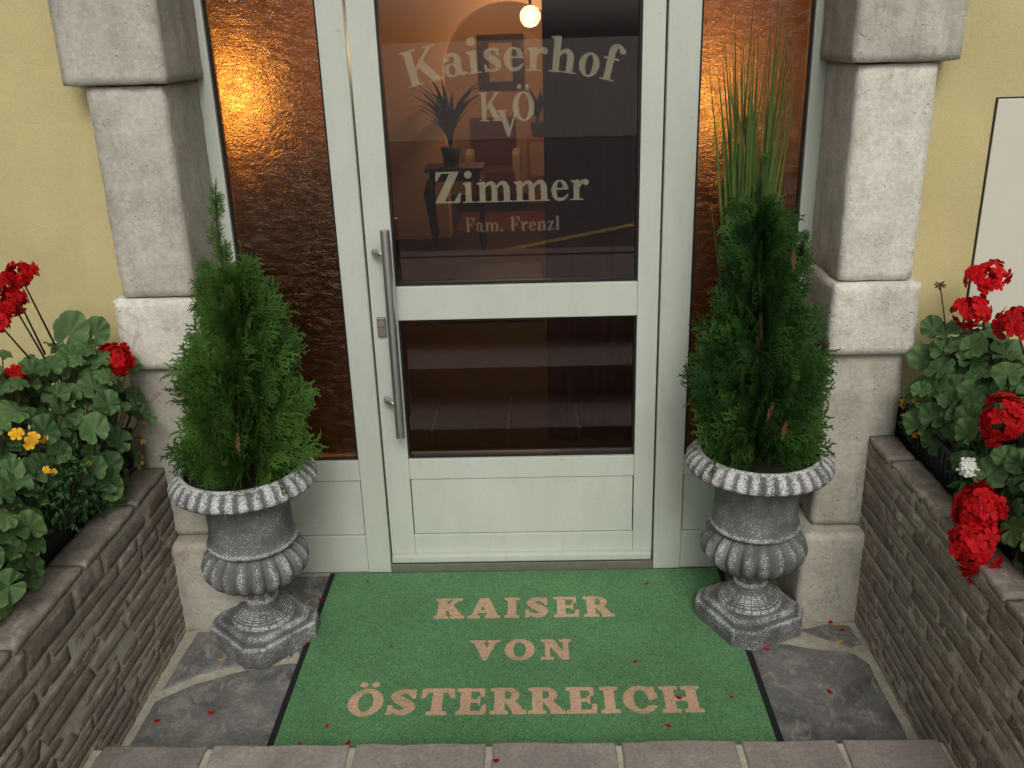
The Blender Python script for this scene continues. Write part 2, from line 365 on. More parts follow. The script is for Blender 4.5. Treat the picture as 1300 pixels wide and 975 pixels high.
FL = [[(-1.10, -.335), (-.935, -.335), (-.78, -.335), (-.765, -.47), (-.90, -.495), (-1.03, -.545), (-1.11, -.615)],
      [(-1.112, -.665), (-1.02, -.59), (-.9, -.535), (-.765, -.50), (-.50, -.52), (-.52, -.95), (-1.118, -.95)],
      [(-.935, -.315), (-.77, -.315), (-.70, -.02), (-.935, -.02)],
      [(-.75, -.45), (-.755, -.30), (-.685, -.02), (-.20, -.02), (-.24, -.40), (-.49, -.50)],
      [(-.48, -.525), (-.23, -.425), (.12, -.46), (.10, -.95), (-.50, -.95)],
      [(-.215, -.40), (-.18, -.02), (.34, -.02), (.36, -.42), (.12, -.44)],
      [(.14, -.465), (.36, -.445), (.575, -.43), (.555, -.95), (.12, -.95)],
      [(.36, -.02), (.785, -.02), (.785, -.32), (.74, -.415), (.58, -.41), (.38, -.42)],
      [(.80, -.365), (.88, -.338), (.955, -.345), (.965, -.435), (.925, -.452)],
      [(.595, -.435), (.745, -.438), (.925, -.485), (.955, -.535), (.945, -.95), (.575, -.95)]]
for i, P in enumerate(FL): slab('slab', P, -.03, 0, 'slab_stone', floor, .005, 40+i, .004)
row = struct('front_step', MB().box(-1.139, .978, -1.370, -.960, -.09, .092), 'mortar')
JX = [(-1.118, -1.14), (-.84, -.85), (-.482, -.475), (-.14, -.13), (.182, .175), (.479, .468), (.726, .735), (.975, .975)]
for i in range(7):
    a, b = JX[i], JX[i+1]; g = .008
    slab('slab', [(a[0]+g, -.953), (a[1]+g-.003, -1.365), (b[1]-g, -1.365), (b[0]-g, -.953)], .02, .10, 'step_stone', row, .006, 70+i, .004)

# flank walls of thin coursed stones
def flank_wall(side, xin, top, y1, label, seed):
    rnd = random.Random(seed); s = side
    th = .09 if s < 0 else .075
    root = thing('stone_wall', label, 'wall', (xin + s*th/2, (y1-2.1)/2, 0))
    xo = xin + s*th
    a, b = sorted((xin+s*.0005, xo)); MB().box(a, b, -2.098, y1-.002, -.1, top-.014).build('mortar', 'mortar', root)
    z = -.02; ci = 0
    while z < top-.022-.02:
        h = rnd.uniform(.030, .052) if z > .12 else rnd.uniform(.026, .036)
        if z+h > top-.024-.022: h = top-.024-z
        y = -2.1 + rnd.uniform(0, .12)
        while y < y1-.01:
            L = rnd.choice([rnd.uniform(.09, .17), rnd.uniform(.18, .34), rnd.uniform(.26, .46)])
            if y+L > y1-.06: L = y1-y
            hh = (h-rnd.uniform(.003, .008))*rnd.choice((1, 1, 1, rnd.uniform(.72, 1))); pr = rnd.uniform(.0002, .0026)
            me = rock(.036, L-rnd.uniform(.004, .014), hh, (2, max(4, int(L/.022)), 3), .0018, .0017, rnd.random()*100, 30, rnd.choice((rnd.uniform(-.2, .2), rnd.uniform(-.2, .2), rnd.uniform(-.7, .7))))
            o = place(me, 'stone', 'wall_stone', root, (xin+s*(.018-pr), y+L/2, z+hh/2+rnd.uniform(0, .002)))
            o.rotation_euler = (rnd.uniform(-.012, .012), 0, rnd.uniform(-.012, .012))
            y += L
        z += h; ci += 1
    y = -2.1                                     # coping slabs
    while y < y1-.02:
        L = rnd.uniform(.24, .38)
        if y+L > y1-.12: L = y1-y
        me = rock(th+.004, L-rnd.uniform(.005, .012), .022, (6, max(8, int(L/.018)), 2), .003, .0032, rnd.random()*100, 20)
        o = place(me, 'coping_stone', 'coping_stone', root, (xin+s*(th/2+rnd.uniform(-.003, .004)), y+L/2, top-.011+rnd.uniform(-.002, .002)))
        o.rotation_euler = (rnd.uniform(-.008, .008), rnd.uniform(-.02, .02), 0)
        y += L
    return root
flank_wall(-1, -1.14, .55, -.268, 'low wall of thin brown stones on the left, under red and yellow flowers', 5)
flank_wall(1, .979, .612, -.268, 'low wall of thin brown stones on the right, beside white and red flowers', 11)

# facade walls
wl = struct('facade_wall_left', MB().box(-6, -.972, -.205, .10, -.1, 3.4), 'yellow_render')
wr = struct('facade_wall_right', MB().box(.846, 6, -.205, .10, -.1, 3.4), 'yellow_render')
wt = struct('facade_wall_top', MB().box(-.970, .844, -.203, .10, 2.16, 3.4), 'yellow_render')
# planting beds behind the flank walls
bl = struct('planting_bed_left', MB().box(-2.6, -1.232, -2.09, -.21, -.1, .46), 'soil')
br = struct('planting_bed_right', MB().box(1.056, 2.5, -2.09, -.21, -.1, .50), 'soil')

def pillar(s, label, xi, blocks):
    root = thing('stone_pillar', label, 'pillar', (blocks[0][0]/2+blocks[0][1]/2, -.18, 0))
    for i, (x0, x1, y0, z0, z1, m, rad) in enumerate(blocks):
        sx, sy, sz = abs(x1-x0), (.098-(-y0)*-1 if False else -y0-.004), z1-z0-.003
        me = rock(sx, sy, sz, (max(6, int(sx/.022)), max(6, int(sy/.024)), max(6, int(sz/.022))), min(rad, .009), .0028, s*10+i+50, 16)
        place(me, 'stone_block', m, root, ((x0+x1)/2, (y0-.004)/2, (z0+z1)/2))
    return root
pillar(-1, 'grey stone door pillar left of the entrance beside the yellow wall', 0, [
    (-1.22, -.925, -.325, -.02, .31, 'base_stone', .022), (-1.20, -.955, -.272, .31, .87, 'base_stone', .012), (-1.195, -.948, -.298, .87, 1.083, 'pillar_stone', .010),
    (-1.168, -.962, -.284, 1.083, 1.655, 'pillar_stone_grey', .012), (-1.215, -.942, -.305, 1.655, 2.12, 'pillar_stone_grey', .016), (-1.175, -.962, -.284, 2.12, 2.8, 'pillar_stone_grey', .012)])
pillar(1, 'pale stone door pillar right of the entrance with rusty stains', 0, [
    (.795, 1.06, -.325, -.02, .31, 'base_stone', .024), (.832, 1.055, -.272, .31, .872, 'base_stone', .012), (.822, 1.064, -.302, .872, 1.083, 'pillar_stone', .010),
    (.836, 1.040, -.286, 1.083, 1.655, 'pillar_stone', .012), (.814, 1.085, -.305, 1.655, 2.12, 'pillar_stone_grey', .016), (.836, 1.045, -.284, 2.12, 2.8, 'pillar_stone', .012)])
# flush cream hatch in the right-hand wall
h = thing('wall_hatch', 'flush cream cupboard hatch in the yellow wall behind the red geraniums', 'hatch', (1.5, -.2, .95))
MB().box(1.232, 1.856, -.2085, -.202, .912, 1.558).build('hatch_shadow_gap', 'gasket', h)
MB().box(1.236, 1.852, -.213, -.2035, .916, 1.554).build('hatch_leaf', 'cream_panel', h, bevel=.0015)

# ================================================================== DOOR AND SIDELIGHTS
Y0 = 0.0
def fbox(parent, name, x0, x1, z0, z1, y0=0., y1=.065, mat='white_frame', bev=.0025):
    return MB().box(x0, x1, y0, y1, z0, z1).build(name, mat, parent, bevel=bev)
fr = thing('entrance_surround', 'white metal frame surrounding the glazed entrance door', 'door frame', (-.07, .03, 0))
fbox(fr, 'post', -.604, -.5245, 0, 2.155, -.004, .07); fbox(fr, 'post', .387, .480, 0, 2.155, -.004, .07)
fbox(fr, 'head_rail', -.523, .3855, 2.065, 2.155, -.004, .07)
fbox(fr, 'trim_strip', -.5365, -.5265, .002, 2.15, -.0075, -.0042, bev=.001); fbox(fr, 'trim_strip', .3885, .3985, .002, 2.15, -.0075, -.0042, bev=.001)
fbox(fr, 'threshold', -.523, .3855, -.004, .036, -.012, .075, 'threshold_metal', .003)
def sidelight(label, xo, xi, xfr, s):
    x0, x1 = min(xo, xi), max(xo, xi); r = thing('sidelight_window', label, 'sidelight', ((x0+x1)/2, .03, 0))
    a, b = sorted((xfr, xo)); fbox(r, 'frame_stile', a, b, 0, 2.155, 0, .068)
    fbox(r, 'top_rail', x0+.0005, x1-.0005, 2.075, 2.155, .0005, .065)
    fbox(r, 'middle_rail', x0+.0005, x1-.0005, .356, .430, .0005, .065)
    fbox(r, 'bottom_rail', x0+.0005, x1-.0005, 0, .143, .0005, .065)
    fbox(r, 'panel', x0+.003, x1-.003, .1455, .3535, .007, .05)
    fbox(r, 'gasket', x0+.0005, x1-.0005, .1432, .3558, .052, .06, 'gasket', 0)
    gp = MB().box(x0+.002, x1-.002, .024, .030, .432, 2.073).build('glass_pane', 'amber_glass', r)
    for q, (p0, p1, z0, z1) in enumerate([(x0+.001, x0+.007, .4305, 2.0745), (x1-.007, x1-.001, .4305, 2.0745)]):
        fbox(gp, 'glazing_bead', p0, p1, z0, z1, .010, .0235, 'gasket', 0)
    fbox(gp, 'glazing_bead', x0+.0072, x1-.0072, .4305, .437, .010, .0235, 'gasket', 0)
    return r
sidelight('narrow amber glass sidelight left of the door', -.926, -.6045, -.968, -1)
sidelight('narrow amber glass sidelight right of the door, behind tall grass', .797, .4805, .842, 1)

dr = thing('entrance_door', 'white glazed entrance door with gold lettering and long steel pull bar', 'door', (-.07, .03, .04))
LX0, LX1 = -.5185, .3815
fbox(dr, 'stile', LX0, -.4375, .042, 2.062, .002, .066); fbox(dr, 'stile', .3165, LX1, .042, 2.062, .002, .066)
fbox(dr, 'top_rail', -.4372, .3162, 1.965, 2.062, .0025, .066); fbox(dr, 'middle_rail', -.4372, .3162, .915, 1.024, .0025, .066)
fbox(dr, 'lower_rail', -.4372, .3162, .3565, .4305, .0025, .066); fbox(dr, 'bottom_rail', -.4372, .3162, .042, .143, .0025, .066)
fbox(dr, 'panel', -.4345, .3135, .1455, .354, .008, .05); fbox(dr, 'gasket', -.437, .316, .1432, .3562, .052, .06, 'gasket', 0)
fbox(dr, 'weather_bar', LX0+.002, LX1-.004, .046, .074, -.022, .0018, 'white_frame', .006)
for z0, z1, nm in ((1.024, 1.965, 'upper'), (.4305, .915, 'lower')):
    g = MB().box(-.4365, .3155, .030, .036, z0+.001, z1-.001).build('glass_pane', 'clear_glass', dr)
    fbox(g, 'glazing_bead', -.437, .316, z0+.0005, z0+.010, .013, .0295, 'gasket', 0); fbox(g, 'glazing_bead', -.437, .316, z1-.007, z1-.0005, .013, .0295, 'gasket', 0)
    fbox(g, 'glazing_bead', -.437, -.431, z0+.0105, z1-.0075, .013, .0295, 'gasket', 0); fbox(g, 'glazing_bead', .310, .316, z0+.0105, z1-.0075, .013, .0295, 'gasket', 0)
# pull bar
hb = MB(); hb.tube([(-.447, -.062, .54), (-.447, -.062, .5405), (-.447, -.062, 1.2165), (-.447, -.062, 1.217)], [.0135, .0145, .0145, .0135], 20)
hd = hb.build('pull_bar', 'steel', dr, smooth=False)
for z in (1.140, .652):
    q = MB(); q.tube([(-.492, .003, z), (-.492, -.004, z), (-.490, -.02, z), (-.450, -.058, z)], [.0105, .0105, .0095, .0095], 14); q.build('bar_bracket', 'steel', hd, smooth=True)
lk = MB().box(-.503, -.475, -.008, .0018, .865, .930).build('lock_plate', 'steel_dull', dr, bevel=.004)
q = MB(); q.tube([(-.489, -.0125, .908), (-.489, -.007, .908)], .0085, 16); q.build('lock_cylinder', 'steel', lk)
q = MB().box(-.4897, -.4883, -.0132, -.0126, .902, .913).build('keyhole', 'keyhole_dark', lk)

# ------------------------------------------------------------------ lettering: serif glyphs drawn as shapes, outlined by marching squares
RES = 110
class Glyph:
    def __init__(s, adv): s.adv = adv; s.bold = 0; s.x0, s.y0 = -.25, -.3; s.nx, s.ny = int(1.9*RES), int(1.75*RES); s.m = np.zeros((s.ny, s.nx)); \
        s.X, s.Y = np.meshgrid(s.x0+np.arange(s.nx)/RES, s.y0+np.arange(s.ny)/RES)
    def put(s, k, on=True): s.m[k] = 1. if on else 0.; return s
    def rect(s, x0, x1, y0, y1, on=True): return s.put((s.X >= x0) & (s.X <= x1) & (s.Y >= y0) & (s.Y <= y1), on)
    def poly(s, P, on=True):
        k = np.zeros_like(s.m, bool); n = len(P)
        for i in range(n):
            (xa, ya), (xb, yb) = P[i], P[(i+1) % n]
            if ya == yb: continue
            c = ((ya > s.Y) != (yb > s.Y)) & (s.X < (xb-xa)*(s.Y-ya)/(yb-ya)+xa); k ^= c
        return s.put(k, on)
    def ell(s, cx, cy, rx, ry, on=True): return s.put(((s.X-cx)/rx)**2+((s.Y-cy)/ry)**2 <= 1, on)
    def ring(s, cx, cy, rx, ry, ix, iy):
        o = ((s.X-cx)/rx)**2+((s.Y-cy)/ry)**2 <= 1; i = ((s.X-cx)/ix)**2+((s.Y-cy)/iy)**2 < 1
        return s.put(o & ~i)
    def stroke(s, P, W):
        P = [np.array(p, float) for p in P]; n = len(P)
        for i in range(n-1):
            p0, p1, p2, p3 = P[max(i-1, 0)], P[i], P[i+1], P[min(i+2, n-1)]
            for t in np.linspace(0, 1, 22):
                q = .5*((2*p1)+(-p0+p2)*t+(2*p0-5*p1+4*p2-p3)*t*t+(-p0+3*p1-3*p2+p3)*t**3); r = lerp(W[i], W[i+1], t)
                s.ell(q[0], q[1], r, r)
        return s
    def foot(s, x0, x1, y=0., h=.045, br=.05, up=1):
        s.rect(x0, x1, min(y, y+up*h), max(y, y+up*h)); return s
    def tris(s):
        a = s.m
        for _ in range(s.bold):
            q = np.pad(a, 1); a = np.maximum.reduce([q[:-2, 1:-1], q[2:, 1:-1], q[1:-1, :-2], q[1:-1, 2:], a])
        b = np.pad(a, 1); b = (b[:-2, 1:-1]+b[2:, 1:-1]+b[1:-1, :-2]+b[1:-1, 2:]+2*b[1:-1, 1:-1])/6
        f = b[::2, ::2]; ins = f > .5; st = 2/RES; vs = []; fs = []
        code = ins[:-1, :-1]*1+ins[:-1, 1:]*2+ins[1:, 1:]*4+ins[1:, :-1]*8
        for j in range(code.shape[0]):
            rowc = code[j]; full = np.flatnonzero(rowc == 15); k = 0
            while k < len(full):
                e = k
                while e+1 < len(full) and full[e+1] == full[e]+1: e += 1
                i0, i1 = full[k], full[e]+1; q = len(vs)
                vs += [(i0, j), (i1, j), (i1, j+1), (i0, j+1)]; fs.append((q, q+1, q+2, q+3)); k = e+1
            for i in np.flatnonzero((rowc > 0) & (rowc < 15)):
                c = [(i, j), (i+1, j), (i+1, j+1), (i, j+1)]; val = [f[y, x] for x, y in c]; pl = []
                for q in range(4):
                    r = (q+1) % 4
                    if val[q] > .5: pl.append(c[q])
                    if (val[q] > .5) != (val[r] > .5):
                        t = (.5-val[q])/(val[r]-val[q]); pl.append((lerp(c[q][0], c[r][0], t), lerp(c[q][1], c[r][1], t)))
                if len(pl) >= 3: o = len(vs); vs += pl; fs.append(tuple(range(o, o+len(pl))))
        return [(s.x0+x*st, s.y0+y*st) for x, y in vs], fs
def stem(g, x0, x1, y0, y1, flag=False):
    g.rect(x0, x1, y0, y1)
    if flag: g.poly([(x0-.09, y1-.03), (x0-.09, y1-.005), (x1, y1+.03), (x1, y1-.12), (x0, y1-.08)])
    return g
def times(ch):
    F = .042
    if ch == 'K': g = Glyph(1.02); stem(g, .1, .32, 0, 1); g.foot(0, .44).foot(0, .44, 1, F, up=-1); g.poly([(.3, .36), (.3, .48), (.76, .97), (.88, .97)]).poly([(.38, .50), (.55, .66), (.98, .02), (.70, .02)]); g.foot(.60, 1.03).foot(.60, .98, 1, F, up=-1)
    elif ch == 'Z': g = Glyph(.88); g.rect(.08, .80, .94, 1).rect(.03, .82, 0, .06).poly([(.52, .96), (.80, .96), (.32, .04), (.03, .04)]).poly([(.08, 1), (.06, .70), (.1, .70), (.26, .95)]).poly([(.85, .33), (.81, .33), (.62, .05), (.82, 0)])
    elif ch == 'F': g = Glyph(.80); stem(g, .1, .32, 0, 1); g.foot(0, .46); g.rect(0, .74, .945, 1).poly([(.75, 1), (.76, .68), (.72, .68), (.52, .95)]).rect(.3, .54, .475, .535).poly([(.56, .68), (.56, .33), (.52, .33), (.44, .5), (.52, .68)])
    elif ch == 'V': g = Glyph(1.0); g.poly([(.08, .98), (.34, .98), (.60, .25), (.52, 0), (.46, 0)]).poly([(.80, .98), (.89, .98), (.54, 0), (.48, .1)]); g.foot(-.02, .46, 1, F, up=-1).foot(.68, 1.0, 1, F, up=-1)
    elif ch in 'OÖ':
        g = Glyph(.96); g.ring(.47, .5, .44, .52, .21, .46)
        if ch == 'Ö': g.ell(.31, 1.19, .085, .085).ell(.63, 1.19, .085, .085)
    elif ch == 'a': g = Glyph(.64); g.ring(.25, .19, .23, .20, .085, .145); g.rect(.34, .53, .08, .46); g.stroke([(.13, .52), (.22, .62), (.36, .60), (.43, .5), (.435, .42)], [.05, .05, .06, .09, .095]); g.ell(.135, .51, .085, .085); g.stroke([(.43, .2), (.50, .055), (.62, .06)], [.09, .06, .03])
    elif ch == 'i': g = Glyph(.42); stem(g, .1, .29, 0, .63, True); g.foot(0, .39); g.ell(.195, .89, .12, .12)
    elif ch == 'l': g = Glyph(.42); stem(g, .1, .29, 0, .98, True); g.foot(0, .39)
    elif ch == 's': g = Glyph(.54); g.stroke([(.42, .50), (.36, .61), (.24, .625), (.13, .55), (.15, .43), (.29, .33), (.41, .23), (.41, .10), (.28, .035), (.14, .05), (.07, .18)], [.03, .035, .035, .07, .09, .105, .09, .07, .035, .035, .03]); g.poly([(.40, .66), (.44, .66), (.45, .44), (.41, .44), (.33, .60)]).poly([(.04, .0), (.08, .0), (.14, .06), (.08, .22), (.035, .22)])
    elif ch == 'e': g = Glyph(.60); g.ring(.29, .32, .27, .34, .10, .285); g.rect(.33, .62, .02, .35, False); g.rect(.16, .555, .345, .40); g.stroke([(.27, .035), (.42, .06), (.54, .19)], [.055, .05, .022])
    elif ch == 'r': g = Glyph(.60); stem(g, .1, .29, 0, .63, True); g.foot(0, .41); g.stroke([(.28, .42), (.36, .57), (.48, .595)], [.03, .05, .07]); g.ell(.49, .56, .095, .095)
    elif ch in 'hn': g = Glyph(.78); stem(g, .1, .29, 0, .98 if ch == 'h' else .63, True); g.foot(0, .38); g.stroke([(.28, .48), (.38, .59), (.50, .59), (.575, .47), (.58, .42)], [.03, .055, .075, .09, .095]); g.rect(.485, .675, 0, .46).foot(.39, .77)
    elif ch == 'm': g = Glyph(1.16); stem(g, .1, .29, 0, .63, True); g.foot(0, .38); \
        [(g.stroke([(.28+d, .48), (.38+d, .59), (.50+d, .59), (.575+d, .47), (.58+d, .42)], [.03, .055, .075, .09, .095]), g.rect(.485+d, .675+d, 0, .46).foot(.40+d, .765+d)) for d in (0, .385)]
    elif ch == 'o': g = Glyph(.62); g.ring(.30, .32, .28, .345, .10, .285)
    elif ch == 'f': g = Glyph(.46); g.rect(.1, .29, 0, .82).foot(0, .41); g.stroke([(.195, .80), (.24, .93), (.36, .97), (.46, .92)], [.095, .085, .055, .04]); g.ell(.46, .87, .085, .085); g.rect(0, .43, .585, .645)
    elif ch == 'z': g = Glyph(.58); g.rect(.04, .52, .60, .655).rect(.02, .54, 0, .06).poly([(.32, .64), (.52, .64), (.22, .02), (.02, .02)]).poly([(.04, .655), (.03, .46), (.07, .46), (.17, .62)]).poly([(.57, .22), (.53, .22), (.40, .04), (.54, 0)])
    elif ch == '.': g = Glyph(.34); g.ell(.15, .09, .105, .105)
    else: g = Glyph(.4)
    return g
def slabby(ch):
    def sf(g, x0, x1, y, up):      # flared slab serif
        h = .10; a, b = y, y+up*h; g.poly([(x0, a), (x1, a), (x1-.02, b), (x0+.02, b)]); return g
    S = .27
    if ch == 'K': g = Glyph(1.12); g.rect(.14, .14+S, 0, 1); sf(g, 0, .52, 0, 1); sf(g, 0, .52, 1, -1); g.poly([(.38, .36), (.38, .55), (.70, .95), (.92, .95)]).poly([(.44, .5), (.64, .70), (1.06, .05), (.70, .05)]); sf(g, .62, 1.12, 0, 1); sf(g, .60, 1.0, 1, -1)
    elif ch == 'A': g = Glyph(1.2); g.poly([(.42, 1), (.66, 1), (.27, .05), (.12, .05)]).poly([(.42, 1), (.72, 1), (1.1, .05), (.76, .05)]).rect(.28, .85, .27, .38); sf(g, 0, .42, 0, 1); sf(g, .64, 1.18, 0, 1)
    elif ch == 'I': g = Glyph(.60); g.rect(.14, .14+S, 0, 1); sf(g, 0, .55, 0, 1); sf(g, 0, .55, 1, -1)
    elif ch == 'S': g = Glyph(.94); g.stroke([(.74, .76), (.60, .90), (.38, .90), (.22, .76), (.32, .60), (.54, .46), (.70, .30), (.60, .12), (.36, .085), (.14, .20)], [.05, .07, .08, .12, .14, .15, .14, .10, .075, .05]); g.poly([(.70, .98), (.82, .98), (.82, .64), (.76, .64)]).poly([(.04, .0), (.16, .03), (.14, .36), (.05, .36)])
    elif ch == 'E': g = Glyph(.96); g.rect(.14, .14+S, 0, 1); sf(g, 0, .82, 1, -1); sf(g, 0, .86, 0, 1); g.poly([(.70, .95), (.83, 1), (.83, .70), (.76, .70)]).poly([(.74, .05), (.88, 0), (.90, .33), (.82, .33)]).rect(.38, .66, .46, .56).poly([(.60, .52), (.70, .68), (.70, .35)])
    elif ch == 'R': g = Glyph(1.08); g.rect(.14, .14+S, 0, 1); sf(g, 0, .52, 0, 1); sf(g, 0, .50, 1, -1); g.ring(.50, .73, .36, .28, .16, .18).rect(.14, .41, 0, 1); g.rect(.26, .5, .90, 1).rect(.30, .5, .45, .55); g.poly([(.44, .50), (.70, .54), (1.06, .05), (.72, .05)]); sf(g, .68, 1.10, 0, 1)
    elif ch == 'V': g = Glyph(1.05); g.poly([(.08, .97), (.40, .97), (.66, .30), (.56, 0), (.46, 0)]).poly([(.70, .97), (.90, .97), (.56, 0), (.48, .05)]); sf(g, -.04, .50, 1, -1); sf(g, .60, 1.02, 1, -1)
    elif ch in 'OÖ':
        g = Glyph(1.14); g.ring(.54, .5, .52, .53, .26, .40)
        if ch == 'Ö': g.ell(.36, 1.22, .11, .09).ell(.74, 1.22, .11, .09)
    elif ch == 'N': g = Glyph(1.12); g.rect(.16, .29, 0, 1).rect(.82, .96, 0, 1).poly([(.14, 1), (.44, 1), (.96, 0), (.74, 0)]); sf(g, 0, .44, 0, 1); sf(g, 0, .42, 1, -1); sf(g, .66, 1.1, 1, -1)
    elif ch == 'T': g = Glyph(1.02); g.rect(.37, .37+S, 0, 1).rect(.04, .98, .89, 1); sf(g, .22, .80, 0, 1); g.poly([(.0, .66), (.08, .66), (.22, .92), (.04, 1)]).poly([(1.02, .66), (.94, .66), (.80, .92), (.98, 1)])
    elif ch == 'C': g = Glyph(1.06); g.ring(.54, .5, .52, .53, .25, .40); g.poly([(.66, .42), (1.2, .62), (1.2, .24), (.74, .24)], False); g.poly([(.84, .98), (.96, .98), (.96, .58), (.84, .60), (.70, .84)])
    elif ch == 'H': g = Glyph(1.24); g.rect(.14, .14+S, 0, 1).rect(.82, .82+S, 0, 1).rect(.3, .9, .45, .56); [sf(g, x, x+.55, y, u) for x in (0, .68) for y, u in ((0, 1), (1, -1))]
    else: g = Glyph(.5)
    return g
GC = {}
def text2d(s, font, track=.02):
    """vertices in em units per letter: list of (x offset, verts, faces), total width"""
    x = 0; out = []
    for ch in s:
        if (font, ch) not in GC: g = font(ch); g.bold = 3 if font is slabby else 0; GC[(font, ch)] = (g.tris() if ch != ' ' else ([], []), g.adv)
        (v, f), adv = GC[(font, ch)]; out.append((x, v, f)); x += adv+track
    return out, x-track
def letters_obj(s, font, place_fn, mat, parent, sx, sy, track=.02, arc=None, name='lettering', label=None):
    L, W = text2d(s, font, track); mb = MB()
    for x0, v, f in L:
        pts = []
        for (x, y) in v:
            X, Y = (x0+x-W/2)*sx, y*sy
            if arc: a = X/arc; X, Y = (arc+Y)*math.sin(a), (arc+Y)*math.cos(a)-arc
            pts.append(place_fn(X, Y))
        mb.add(pts, f)
    o = mb.build(name, mat, parent)
    if label: o['label'] = label
    return o
def door_text(s, cx, z, width, hgt, arc=None, track=.03, label=None, y=.0285, m='vinyl_letter'):
    _, W = text2d(s, times, track)
    return letters_obj(s, times, lambda X, Y: (cx+X, y, z+Y), m, dr, width/W, hgt, track, arc, label=label)
door_text('Kaiserhof', -.057, 1.653, .605, .098, 1.15, label='arched word Kaiserhof')
door_text('K', -.122, 1.514, .066, .081, label='monogram letter K'); door_text('Ö', -.024, 1.513, .070, .080, label='monogram letter O with dots'); door_text('V', -.071, 1.468, .070, .076, y=.0280, label='monogram letter V')
door_text('Zimmer', -.067, 1.276, .470, .094, track=.02, label='word Zimmer')
door_text('Fam. Frenzl', -.066, 1.186, .292, .044, label='small faint words Fam. Frenzl', m='vinyl_letter_faint')

# ================================================================== MAT
mt = thing('door_mat', 'large green mat with pale letters KAISER VON ÖSTERREICH', 'door mat', (-.058, -.47, 0))
MX0, MX1, MY0, MY1 = -.738, .624, -.945, -.016
MB().box(MX0, MX1, MY0, MY1, .0012, .0075).build('rubber_border', 'mat_border', mt, bevel=.002)
def sheet(x0, x1, y0, y1, z, st=.03):
    mb = MB(); nx, ny = int((x1-x0)/st), int((y1-y0)/st)
    vs = [(lerp(x0, x1, i/nx), lerp(y0, y1, j/ny), z+.0012*mnoise.noise(Vector((i*.35, j*.35, 3.)))) for j in range(ny+1) for i in range(nx+1)]
    fs = [(j*(nx+1)+i, j*(nx+1)+i+1, (j+1)*(nx+1)+i+1, (j+1)*(nx+1)+i) for j in range(ny) for i in range(nx)]
    return mb.add(vs, fs)
cp = MB().box(MX0+.020, MX1-.020, MY0+.02, MY1-.008, .0076, .0112).build('carpet_pile', 'mat_green', mt, bevel=.0012)
def mat_text(s, cx, y, width, hgt, label, track):
    _, W = text2d(s, slabby, track); sh = .0
    return letters_obj(s, slabby, lambda X, Y: (cx+X+.0016*mnoise.noise(Vector((X*260, Y*260, 1.))), y+Y+.0016*mnoise.noise(Vector((X*260, Y*260, 7.))), .0121), 'mat_letter', mt, width/W, hgt, track, label=label)
mat_text('KAISER', -.060, -.299, .575, .108, 'pale word KAISER', .16); mat_text('VON', -.065, -.512, .305, .094, 'pale word VON', .18); mat_text('ÖSTERREICH', -.056, -.746, .985, .104, 'pale word ÖSTERREICH', .09)

